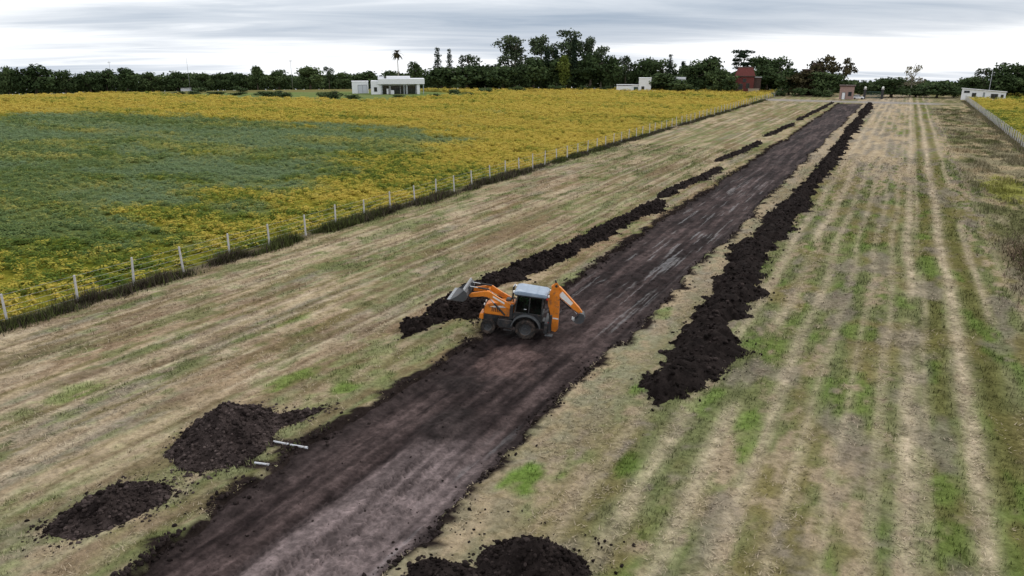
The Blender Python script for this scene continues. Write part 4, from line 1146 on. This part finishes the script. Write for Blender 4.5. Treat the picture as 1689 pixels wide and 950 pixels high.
gt = building('gate', -10.3, 311.8, 'dark green barred gate across the end of the road'); gt['category'] = 'gate'
for i in range(12):
    q = -2.2 + .4 * i
    box('bar', q - .06, q + .06, -.04, .04, .15, 2.6, M_GREEN, gt)
for z_ in (.3, 1.3, 2.5):
    box('rail', -2.35, 2.35, -.055, .055, z_, z_ + .16, M_GREEN, gt)
# parked car by the gatehouse
M_CARW = plain('white_car_paint', (.7, .72, .76), .25, 0, .04, 2.0, spec=.6)
M_TYRE0 = plain('car_tyre', (.02, .02, .02), .85)
car = empty('parked_car', (-15.0, 306.5, 0), (0, 0, R(6)))
tag(car, 'small white car parked between gatehouse and gate', 'car')
bm = bmesh.new()
prof = [(-1.9, .35), (1.9, .35), (1.95, .75), (1.7, .92), (.9, 1.0), (-1.75, 1.02), (-1.95, .8)]
a = [bm.verts.new((p[0], -.8, p[1])) for p in prof]; b = [bm.verts.new((p[0], .8, p[1])) for p in prof]
bm.faces.new(a); bm.faces.new(b[::-1])
for i in range(len(prof)): bm.faces.new((a[i], b[i], b[(i + 1) % len(prof)], a[(i + 1) % len(prof)]))
link_mesh('body', bm_mesh('body', bm, .06, 2), M_CARW, car)
bm = bmesh.new()
v = [bm.verts.new(p) for p in ((-1.7, -.74, 1.0), (1.0, -.74, 1.0), (1.0, .74, 1.0), (-1.7, .74, 1.0), (-1.3, -.6, 1.45), (.35, -.6, 1.45), (.35, .6, 1.45), (-1.3, .6, 1.45))]
for f in ((0, 1, 5, 4), (1, 2, 6, 5), (2, 3, 7, 6), (3, 0, 4, 7), (0, 3, 2, 1)): bm.faces.new([v[i] for i in f])
link_mesh('windows', bm_mesh('windows', bm), M_DARKGL, car)
box('car_roof', -1.32, .37, -.62, .62, 1.452, 1.5, M_CARW, car, .02)
def lathe_y(bm, prof, seg=28, cap=False):
    """turn a profile of (radius, y) round the y axis"""
    rings = [[bm.verts.new((r * math.cos(6.2832 * k / seg), y, r * math.sin(6.2832 * k / seg))) for k in range(seg)] for r, y in prof]
    for q0, q1 in zip(rings, rings[1:]):
        for k in range(seg): bm.faces.new((q0[k], q0[(k + 1) % seg], q1[(k + 1) % seg], q1[k]))
    if cap: bm.faces.new(rings[0]); bm.faces.new(rings[-1][::-1])
for sx in (-1.2, 1.2):
    for sy in (-.74, .74):
        bm = bmesh.new(); lathe_y(bm, [(.16, -.1), (.3, -.1), (.32, -.06), (.32, .06), (.3, .1), (.16, .1)], 18, True)
        link_mesh('wheel', bm_mesh('wheel', bm, smooth=False), M_TYRE0, car, (sx, sy, .32))
# long white house at the right
h = building('white_house', 25.2, 320, 'long low white house beyond the right fence')
bm = bmesh.new()
v = [bm.verts.new(p) for p in ((-7.0, 0, -.3), (6.6, 0, -.3), (6.6, 7, -.3), (-7.0, 7, -.3), (-7.0, 0, 3.9), (6.6, 0, 2.9), (6.6, 7, 2.7), (-7.0, 7, 3.7))]
for f in ((0, 3, 2, 1), (4, 5, 6, 7), (0, 1, 5, 4), (1, 2, 6, 5), (2, 3, 7, 6), (3, 0, 4, 7)): bm.faces.new([v[i] for i in f])
link_mesh('wall', bm_mesh('wall', bm, .03), M_WHITE, h)
bm = bmesh.new()
v = [bm.verts.new(p) for p in ((-7.3, -.35, 3.92), (6.9, -.35, 2.9), (6.9, 7.3, 2.7), (-7.3, 7.3, 3.72), (-7.3, -.35, 4.08), (6.9, -.35, 3.06), (6.9, 7.3, 2.88), (-7.3, 7.3, 3.9))]
for f in ((0, 3, 2, 1), (4, 5, 6, 7), (0, 1, 5, 4), (1, 2, 6, 5), (2, 3, 7, 6), (3, 0, 4, 7)): bm.faces.new([v[i] for i in f])
link_mesh('roof', bm_mesh('roof', bm), M_ROOFW, h)
for a, b, z0, z1 in ((-6.2, -4.6, 2.5, 3.1), (-3.6, -2.5, 1.2, 2.4), (2.2, 4.2, .7, 2.2), (5.2, 5.9, 1.1, 2.0)):
    opening(h, 'window', a, b, z0, z1, 0)
opening(h, 'door', -.2, .15, 0, 2.6, 0, M_GRAYCOL)
# masts and poles
def pole(name, x, y, hgt, r0, lab, cat, mat, arm=False):
    o = empty(name, (x, y, float(terr(x, y))))
    tag(o, lab, cat)
    bm = bmesh.new(); limb_bm(bm, [(0, 0, -.5), (0, 0, hgt * .5), (0, 0, hgt)], [r0, r0 * .85, r0 * .6], 8)
    link_mesh('shaft', bm_mesh('shaft', bm, smooth=True), mat, o)
    if arm:
        box('crossarm', -1.0, 1.0, -.06, .06, hgt - .9, hgt - .72, mat, o)
        for q in (-.85, 0, .85): box('insulator', q - .06, q + .06, -.06, .06, hgt - .72, hgt - .5, M_CONC, o)
    return o
pole('radio_mast', -334, 280, 16.5, .12, 'thin tall mast rising from the far left tree line', 'mast', M_STEEL)
pole('utility_pole', -365, 258, 15.5, .14, 'faint pole left of the thin tall mast', 'pole', M_STEEL, True)
pole('utility_pole', -293, 312, 15.5, .14, 'faint pole between the round trees left of the white house', 'pole', M_STEEL, True)
pole('utility_pole', 27.0, 326, 11.0, .10, 'thin pole behind the long white house', 'pole', M_STEEL)
sh = building('shed', -336, 279, 'tiny white shed at the foot of the thin mast'); sh['category'] = 'shed'
box('wall', -2.5, 2.5, 0, 3, -.3, 1.4, M_WHITE, sh, .02); box('roof', -2.7, 2.7, -.2, 3.2, 1.4, 1.6, M_ROOFW, sh)

# ------------------------------------------------------------------ backhoe loader
ORANGE = (.66, .20, .016)
M_OR = plain('orange_machine_paint', ORANGE, .42, 0, .14, 2.5, .06, 40, .5, dirt=((.15, .085, .055), 3.2, .52, .75))
M_BK = plain('black_machine_paint', (.022, .023, .025), .5, 0, .25, 3.0, .05, 30, .4, dirt=((.10, .072, .058), 3.0, .50, .7))
M_GY = plain('worn_bucket_steel', (.05, .053, .058), .6, .0, .3, 3.0, .2, 20, .5, dirt=((.06, .045, .04), 2.5, .5, .7))
M_RUB = plain('muddy_tyre_rubber', (.028, .026, .025), .9, 0, .25, 4.0, .2, 20, .1, dirt=((.10, .072, .058), 4.0, .46, .8))
M_RIM = plain('grey_wheel_rim', (.07, .072, .075), .5, .3, .15, 5.0, dirt=((.08, .06, .05), 3.0, .55, .6))
M_ROOF = plain('pale_grey_cab_roof', (.22, .28, .36), .35, 0, .12, 1.6, .03, 20, .5, dirt=((.42, .46, .5), 2.6, .52, .6))
M_CHR = plain('hydraulic_rod_chrome', (.6, .6, .62), .18, 1.0, .05)
M_DECW = plain('white_decal', (.72, .70, .68), .45, 0, .1, 8.0)
M_SEAT = plain('black_vinyl_seat', (.03, .03, .032), .6)
M_RED = plain('red_lamp_lens', (.45, .02, .015), .25)
M_LAMP = plain('clear_lamp_lens', (.75, .75, .72), .15)
m, t_, b_ = new_mat('tinted_cab_glass')
b_.inputs['Base Color'].default_value = (.30, .40, .36, 1); b_.inputs['Roughness'].default_value = .03
tr = N(t_, 'ShaderNodeBsdfTransparent'); tr.inputs[0].default_value = (.34, .44, .40, 1)
mx = N(t_, 'ShaderNodeMixShader'); gl = N(t_, 'ShaderNodeBsdfGlossy'); gl.inputs['Roughness'].default_value = .03; gl.inputs['Color'].default_value = (.8, .85, .85, 1)
fr = N(t_, 'ShaderNodeFresnel'); fr.inputs['IOR'].default_value = 1.5
lk(t_, fr.outputs[0], mx.inputs[0]); lk(t_, tr.outputs[0], mx.inputs[1]); lk(t_, gl.outputs[0], mx.inputs[2])
lk(t_, mx.outputs[0], t_.nodes['Material Output'].inputs[0])
M_GLASS = m
def prism(name, prof, y0, y1, mat, parent, bevel=.0, seg=1):
    """side profile in (x, z) carried across from y0 to y1"""
    bm = bmesh.new()
    a = [bm.verts.new((p[0], y0, p[1])) for p in prof]; b = [bm.verts.new((p[0], y1, p[1])) for p in prof]
    bm.faces.new(a); bm.faces.new(b[::-1])
    for i in range(len(prof)): bm.faces.new((a[i], b[i], b[(i + 1) % len(prof)], a[(i + 1) % len(prof)]))
    return link_mesh(name, bm_mesh(name, bm, bevel, seg), mat, parent)
def rod(name, p, q, r0, mat, parent, seg=10, r1=None):
    bm = bmesh.new(); limb_bm(bm, [p, ((p[0] + q[0]) / 2, (p[1] + q[1]) / 2, (p[2] + q[2]) / 2), q], [r0, (r0 + (r1 or r0)) / 2, r1 or r0], seg)
    return link_mesh(name, bm_mesh(name, bm, smooth=False), mat, parent)
def cylinder(parent, p, q, r0, split=.58, nm='cylinder'):
    mid = tuple(p[i] + (q[i] - p[i]) * split for i in range(3))
    c = rod(nm, p, mid, r0, M_BK, parent)
    rod('piston_rod', mid, q, r0 * .55, M_CHR, c)
    return c
def wheel(nm, x, y, rad, wid, rimr, nlug, parent):
    w = empty(nm, (x, y, rad)); w.parent = parent
    bm = bmesh.new(); hw = wid / 2
    lathe_y(bm, [(rimr, -hw * .78), (rimr * 1.1, -hw * .95), (rad * .86, -hw), (rad * .94, -hw * .86), (rad * .955, -hw * .4), (rad * .955, hw * .4), (rad * .94, hw * .86), (rad * .86, hw), (rimr * 1.1, hw * .95), (rimr, hw * .78)], 36)
    # angled lugs
    for k in range(nlug):
        for s in (-1, 1):
            a0 = 6.2832 * (k + (.5 if s > 0 else 0)) / nlug
            pts = []
            for (yy_, da) in ((s * .02, 0), (s * hw * .98, .17)):
                for dd in (-.045, .045):
                    for rr_ in (rad * .93, rad * 1.005 if yy_ * s < hw * .5 else rad * .985):
                        a = a0 + da + dd * .6 / rad
                        pts.append(bm.verts.new((rr_ * math.cos(a), yy_, rr_ * math.sin(a))))
            for f in ((0, 1, 3, 2), (4, 6, 7, 5), (1, 5, 7, 3), (0, 2, 6, 4), (0, 4, 5, 1), (2, 3, 7, 6)):
                bm.faces.new([pts[i] for i in f])
    link_mesh('tyre', bm_mesh('tyre', bm), M_RUB, w)
    so = 1 if y > 0 else -1
    bm = bmesh.new(); lathe_y(bm, [(rimr * 1.02, so * hw * .8), (rimr * .92, so * hw * .74), (rimr * .85, so * hw * .2), (rimr * .35, so * hw * .12), (rimr * .3, so * hw * .5), (.02, so * hw * .52)], 28)
    rm_ = link_mesh('rim', bm_mesh('rim', bm, smooth=False), M_RIM, w)
    for k in range(8):
        a = 6.2832 * k / 8
        rod('wheel_nut', (rimr * .5 * math.cos(a), so * hw * .1, rimr * .5 * math.sin(a)), (rimr * .5 * math.cos(a), so * hw * .3, rimr * .5 * math.sin(a)), .022, M_RIM, rm_, 6)
    return w
BH = empty('backhoe_loader', (-17.56, 35.94, -.27), (0, R(-5.5), R(199.2)))
tag(BH, 'orange and black backhoe loader with raised front bucket crossing the dirt road', 'backhoe loader')
for s in (1, -1):
    wheel('rear_wheel', 0, s * .82, .60, .42, .33, 18, BH)
    wheel('front_wheel', 2.15, s * .80, .43, .30, .23, 16, BH)
# chassis
prism('chassis', [(-1.1, .55), (-1.05, 1.0), (.7, 1.05), (2.4, 1.0), (2.62, .85), (2.6, .55), (1.8, .42), (.6, .42)], -.36, .36, M_BK, BH, .03)
box('front_axle', 2.05, 2.25, -.7, .7, .36, .54, M_BK, BH, .03)
box('rear_axle', -.14, .14, -.68, .68, .46, .74, M_BK, BH, .03)
for s in (1, -1):
    prism('side_tank', [(.72, .48), (.78, .95), (1.62, .95), (1.66, .62), (1.5, .46)], s * .365, s * .80, M_BK, BH, .03)
    box('step', .78, 1.25, s * .81 - .07, s * .81 + .07, .34, .40, M_BK, BH, .01)
    # rear mudguard: swept band over the wheel
    bm = bmesh.new(); n_ = 12; pr = None
    for k in range(n_ + 1):
        a = R(8 + 160 * k / n_); ro, ri = .84, .80
        ring = [bm.verts.new((r_ * math.cos(a) + (.02 if k == 0 else 0), yy_, .60 + r_ * math.sin(a) * .98)) for r_, yy_ in ((ri, s * .48), (ro, s * .48), (ro, s * 1.04), (ri, s * 1.04))]
        if pr:
            for i in range(4): bm.faces.new((pr[i], pr[(i + 1) % 4], ring[(i + 1) % 4], ring[i]))
        else: bm.faces.new(ring)
        pr = ring
    bm.faces.new(pr[::-1])
    link_mesh('mudguard', bm_mesh('mudguard', bm), plain('dark_grey_mudguard', (.09, .095, .10), .45) if s == 1 else bpy.data.materials['dark_grey_mudguard'], BH)
# engine hood
hood = prism('hood', [(.80, 1.02), (.80, 1.88), (1.5, 1.80), (2.25, 1.66), (2.48, 1.52), (2.52, 1.02)], -.44, .44, M_OR, BH, .05, 2)
box('grille', 2.505, 2.55, -.34, .34, 1.14, 1.46, M_BK, hood, .01)
for s in (1, -1):
    for k in range(5):
        box('vent', 1.62 + .1 * k, 1.67 + .1 * k, s * .445 - .006, s * .445 + .006, 1.22, 1.52, M_BK, hood)
    prism('side_stripe', [(.9, 1.58), (.9, 1.72), (1.9, 1.58), (2.2, 1.50), (1.9, 1.48)], s * .443, s * .452, M_DECW, hood)
    box('headlamp', 2.50, 2.56, s * .3 - .07, s * .3 + .07, 1.50, 1.60, M_LAMP, hood, .01)
box('air_cleaner', 1.05, 1.35, -.28, .12, 1.78, 1.98, M_GY, hood, .05)
ex = rod('exhaust_stack', (1.02, -.33, 1.8), (1.02, -.33, 2.62), .055, M_BK, BH)
rod('exhaust_tip', (1.02, -.33, 2.60), (.94, -.33, 2.76), .045, M_CHR, ex)
prism('front_bumper', [(2.52, .62), (2.52, 1.02), (2.74, 1.0), (2.78, .68)], -.42, .42, M_OR, BH, .04)
# cab
cab = empty('cab', (0, 0, 0)); cab.parent = BH
prism('cab_base', [(-.86, 1.0), (-.86, 1.42), (.78, 1.42), (.86, 1.0)], -.68, .68, M_BK, cab, .03)
CX0, CX1, CZ0, CZ1, CYW = -.84, .76, 1.42, 2.52, .70
for s in (1, -1):
    for (xa, xb, lean) in ((CX1 - .07, CX1, -.10), (CX0, CX0 + .08, .02), (-.10, -.03, 0)):
        prism('cab_post', [(xa, CZ0), (xb, CZ0), (xb + lean, CZ1), (xa + lean, CZ1)], s * CYW - .04, s * CYW + .04, M_BK, cab, .012)
    box('cab_sill', CX0 + .08, CX1 - .07, s * CYW - .035, s * CYW + .035, CZ0, CZ0 + .07, M_BK, cab)
    prism('side_window', [(-.03, CZ0 + .07), (CX1 - .075, CZ0 + .07), (CX1 - .165, CZ1), (-.03, CZ1)], s * CYW - .006, s * CYW + .006, M_GLASS, cab)
    prism('side_window', [(CX0 + .08, CZ0 + .07), (-.10, CZ0 + .07), (-.10, CZ1), (CX0 + .10, CZ1)], s * CYW - .006, s * CYW + .006, M_GLASS, cab)
    rod('door_handle', (.06, s * (CYW + .05), 1.72), (.22, s * (CYW + .05), 1.72), .018, M_CHR, cab, 8)
    mir = rod('mirror_arm', (.66, s * .72, 2.3), (.84, s * .98, 2.34), .014, M_BK, cab, 6)
    box('mirror', .80, .86, s * 1.0 - .09, s * 1.0 + .09, 2.16, 2.46, M_BK, mir, .015)
prism('windscreen', [(CX1 - .045, CZ0 + .05), (CX1 - .033, CZ0 + .05), (CX1 - .133, CZ1), (CX1 - .145, CZ1)], -CYW + .05, CYW - .05, M_GLASS, cab)
prism('rear_window', [(CX0 + .03, CZ0 + .05), (CX0 + .042, CZ0 + .05), (CX0 + .062, CZ1), (CX0 + .05, CZ1)], -CYW + .05, CYW - .05, M_GLASS, cab)
roof = prism('cab_roof', [(-1.02, 2.52), (-1.04, 2.60), (-.92, 2.70), (.60, 2.74), (.84, 2.66), (.88, 2.56), (.80, 2.52)], -.82, .82, M_ROOF, cab, .045, 2)
for q in (-.42, .2):
    box('roof_rib', q - .015, q + .015, -.72, .72, 2.705, 2.742, M_ROOF, roof)
prism('roof_fascia', [(-1.0, 2.46), (-1.0, 2.52), (.80, 2.52), (.80, 2.46)], -.78, .78, M_BK, cab)
for s in (1, -1):
    box('work_light', .86, .94, s * .55 - .09, s * .55 + .09, 2.55, 2.66, M_LAMP, roof, .015)
    box('work_light', -1.12, -1.04, s * .55 - .09, s * .55 + .09, 2.53, 2.64, M_LAMP, roof, .015)
    box('tail_lamp', -1.07, -.98, s * .78 - .06, s * .78 + .06, 2.44, 2.53, M_RED, roof, .01)
st_ = empty('operator_seat', (0, 0, 0)); st_.parent = cab
box('cushion', -.30, .18, -.25, .25, 1.46, 1.62, M_SEAT, st_, .05); box('backrest', -.38, -.26, -.25, .25, 1.60, 2.20, M_SEAT, st_, .04)
rod('steering_column', (.52, 0, 1.42), (.36, 0, 1.86), .04, M_BK, cab)
bm = bmesh.new()
for k in range(18):
    a0, a1 = 6.2832 * k / 18, 6.2832 * (k + 1) / 18
    limb_bm(bm, [(.35 + .05 * math.cos(a0), .18 * math.sin(a0), 1.88 + .17 * math.cos(a0) * .5), (.35 + .05 * math.cos(a1), .18 * math.sin(a1), 1.88 + .17 * math.cos(a1) * .5)], [.015, .015], 5)
link_mesh('steering_wheel', bm_mesh('steering_wheel', bm), M_BK, cab)
prism('dashboard', [(.50, 1.42), (.48, 1.75), (.68, 1.70), (.72, 1.42)], -.5, .5, M_BK, cab, .02)
# front loader: two cranked arms, raised
ZK = 2.30
for s in (1, -1):
    arm = prism('loader_arm', [(.86, 1.50), (.86, 1.74), (1.05, 1.86), (1.75, 2.16), (2.28, 2.44), (2.55, 2.42), (3.30, 2.20), (3.44, 2.02), (3.30, 1.94), (2.62, 2.10), (2.36, 2.12), (1.85, 1.90), (1.2, 1.58)], s * .56 - .065, s * .56 + .065, M_OR, BH, .025)
    prism('arm_decal', [(1.35, 1.80), (1.35, 1.90), (2.05, 2.22), (2.05, 2.12)], s * .628 - .002, s * .628 + .004, M_DECW, arm)
    box('arm_tower', .82, 1.02, s * .56 - .12, s * .56 + .12, .95, 1.82, M_BK, BH, .03)
    cylinder(arm, (1.28, s * .52, 1.12), (2.42, s * .52, 2.16), .055, .6, 'lift_cylinder')
    cylinder(arm, (2.30, s * .40, 2.48), (3.42, s * .40, 2.52), .048, .6, 'tilt_cylinder')
    prism('bucket_link', [(3.34, 2.46), (3.46, 2.56), (3.60, 2.34), (3.42, 2.02), (3.34, 2.05)], s * .40 - .03, s * .40 + .03, M_GY, arm, .01)
rod('arm_cross_tube', (2.42, -.56, 2.27), (2.42, .56, 2.27), .075, M_OR, BH, 12)
# front bucket: curved shell with side plates, lip forward
bk = empty('loader_bucket', (3.40, 0, 2.04)); bk.parent = BH; bk.rotation_euler = (0, R(-4), 0)
shell = [(.98, -.30), (.55, -.28), (.22, -.24), (.06, -.10), (.02, .12), (.10, .32), (.26, .42)]
inn = [(.98, -.275), (.56, -.245), (.25, -.205), (.10, -.08), (.06, .12), (.135, .29), (.28, .38)]
bm = bmesh.new()
oa = [bm.verts.new((p[0], -1.14, p[1])) for p in shell]; ob = [bm.verts.new((p[0], 1.14, p[1])) for p in shell]
ia = [bm.verts.new((p[0], -1.14, p[1])) for p in inn]; ib = [bm.verts.new((p[0], 1.14, p[1])) for p in inn]
for i in range(len(shell) - 1):
    bm.faces.new((oa[i], oa[i + 1], ob[i + 1], ob[i])); bm.faces.new((ia[i], ib[i], ib[i + 1], ia[i + 1]))
    bm.faces.new((oa[i], ia[i], ia[i + 1], oa[i + 1])); bm.faces.new((ob[i], ob[i + 1], ib[i + 1], ib[i]))
bm.faces.new((oa[0], ob[0], ib[0], ia[0])); bm.faces.new((oa[-1], ia[-1], ib[-1], ob[-1]))
link_mesh('bucket_shell', bm_mesh('bucket_shell', bm), M_GY, bk)
for s in (1, -1):
    prism('bucket_side', [(1.0, -.31), (.22, -.25), (.06, -.10), (.02, .12), (.10, .32), (.26, .43), (.58, .02)], s * 1.14 - .002, s * 1.17, M_GY, bk, .005)
prism('cutting_edge', [(.92, -.325), (.92, -.275), (1.14, -.318)], -1.1, 1.1, M_STEEL, bk)
for k in range(7):
    y_ = -1.02 + .34 * k
    prism('bucket_tooth', [(1.02, -.335), (1.02, -.27), (1.16, -.32)], y_ - .045, y_ + .045, M_STEEL, bk)
prism('spill_guard', [(.24, .41), (.30, .50), (.34, .48), (.29, .39)], -1.14, 1.14, M_STEEL, bk)
# backhoe: frame, stabilisers, swing post, boom, dipper, bucket
bf = prism('rear_frame', [(-1.02, .50), (-1.02, 1.10), (-1.24, 1.10), (-1.24, .50)], -.92, .92, M_BK, BH, .02)
for s in (1, -1):
    stb = prism('stabilizer', [(-1.25, .62), (-1.25, 1.62), (-1.42, 1.62), (-1.42, .62)], s * .84 - .09, s * .84 + .09, M_BK, BH, .02)
    prism('stabilizer_foot', [(-1.12, .40), (-1.12, .46), (-1.55, .46), (-1.55, .40)], s * .86 - .20, s * .86 + .20, M_GY, stb, .02)
    cylinder(stb, (-1.335, s * .84, 1.55), (-1.335, s * .86, .46), .06, .6)
    box('rear_lamp', -1.27, -1.20, s * .70 - .06, s * .70 + .06, 1.02, 1.12, M_RED, bf, .01)
prism('swing_post', [(-1.24, .45), (-1.24, 1.05), (-1.62, .95), (-1.74, .62), (-1.6, .40)], -.16, .16, M_BK, BH, .03)
boom = prism('boom', [(-1.40, .42), (-1.36, .95), (-1.30, 1.30), (-1.06, 2.00), (-1.00, 2.30), (-1.14, 2.70), (-1.20, 3.10), (-1.34, 3.22), (-1.52, 3.18), (-1.60, 2.95), (-1.68, 2.50), (-1.72, 1.80), (-1.76, 1.0), (-1.78, .55), (-1.66, .38)], -.15, .17, M_OR, BH, .035, 2)
prism('boom_decal', [(-1.42, 1.25), (-1.74, 1.25), (-1.75, 1.17), (-1.42, 1.17)], .171, .176, M_DECW, boom)
prism('boom_plate', [(-1.22, 2.95), (-1.30, 3.30), (-1.46, 3.34), (-1.60, 3.10), (-1.58, 2.90)], .172, .20, M_OR, boom, .01)
rod('boom_pin', (-1.42, -.22, 3.14), (-1.42, .24, 3.14), .075, M_BK, boom, 12)
cylinder(boom, (-1.30, .0, .95), (-1.02, .0, 2.55), .06, .6, 'boom_cylinder')
rod('hose', (-1.14, .10, 2.2), (-1.32, .12, 3.34), .022, M_BK, boom, 6); rod('hose', (-1.14, .05, 2.2), (-1.36, .05, 3.36), .022, M_BK, boom, 6)
D0, D1 = Vector((-1.40, 0, 2.92)), Vector((-2.98, 0, 1.70))
dv = (D1 - D0).normalized(); nv = Vector((dv.z, 0, -dv.x))          # along and across the dipper
def dp(a, c): 
    p = D0 + dv * a + nv * c
    return (p.x, p.z)
dip = prism('dipper_arm', [dp(-.30, -.08), dp(-.28, .14), dp(.1, .27), dp(.6, .24), dp(1.7, .15), dp(2.0, .10), dp(2.02, -.08), dp(1.5, -.14), dp(.4, -.20)], -.12, .12, M_OR, BH, .025)
prism('dipper_decal', [dp(.35, -.15), dp(.35, .18), dp(1.25, .12), dp(1.25, -.10)], .1205, .126, M_DECW, dip)
prism('dipper_decal', [dp(.42, -.199), dp(.42, -.206), dp(1.3, -.158), dp(1.3, -.150)], -.11, .11, M_DECW, dip)
cylinder(dip, (-1.30, 0, 3.42), tuple((dp(1.15, -.24)[0], 0, dp(1.15, -.24)[1])), .055, .6, 'dipper_cylinder')
cylinder(dip, tuple((dp(.5, -.26)[0], .0, dp(.5, -.26)[1])), tuple((dp(2.0, -.22)[0], .0, dp(2.0, -.22)[1])), .05, .6, 'bucket_cylinder')
prism('bucket_linkage', [dp(1.98, -.26), dp(2.06, -.24), dp(2.36, -.02), dp(2.30, .04)], -.06, .06, M_BK, dip, .01)
bb_ = empty('digging_bucket', (D1.x, 0, D1.z)); bb_.parent = BH; bb_.rotation_euler = (0, R(-20), 0); bb_.scale = (.85, .9, .85)
sh_ = [(.12, .04), (-.16, .08), (-.34, -.10), (-.40, -.36), (-.28, -.60), (-.02, -.72), (.22, -.66)]
si_ = [(.10, .0), (-.14, .04), (-.30, -.11), (-.36, -.35), (-.25, -.57), (-.02, -.685), (.21, -.63)]
bm = bmesh.new()
oa = [bm.verts.new((p[0], -.30, p[1])) for p in sh_]; ob = [bm.verts.new((p[0], .30, p[1])) for p in sh_]
ia = [bm.verts.new((p[0], -.30, p[1])) for p in si_]; ib = [bm.verts.new((p[0], .30, p[1])) for p in si_]
for i in range(len(sh_) - 1):
    bm.faces.new((oa[i], oa[i + 1], ob[i + 1], ob[i])); bm.faces.new((ia[i], ib[i], ib[i + 1], ia[i + 1]))
    bm.faces.new((oa[i], ia[i], ia[i + 1], oa[i + 1])); bm.faces.new((ob[i], ob[i + 1], ib[i + 1], ib[i]))
bm.faces.new((oa[0], ob[0], ib[0], ia[0])); bm.faces.new((oa[-1], ia[-1], ib[-1], ob[-1]))
link_mesh('bucket_shell', bm_mesh('bucket_shell', bm), M_GY, bb_)
for s in (1, -1):
    prism('bucket_side', [(.12, .04), (-.16, .08), (-.34, -.10), (-.40, -.36), (-.28, -.60), (-.02, -.72), (.22, -.66), (.06, -.30)], s * .30 - .002, s * .325, M_GY, bb_, .005)
for k in range(5):
    y_ = -.26 + .13 * k
    prism('bucket_tooth', [(.18, -.70), (.20, -.62), (.40, -.60)], y_ - .03, y_ + .03, M_STEEL, bb_)
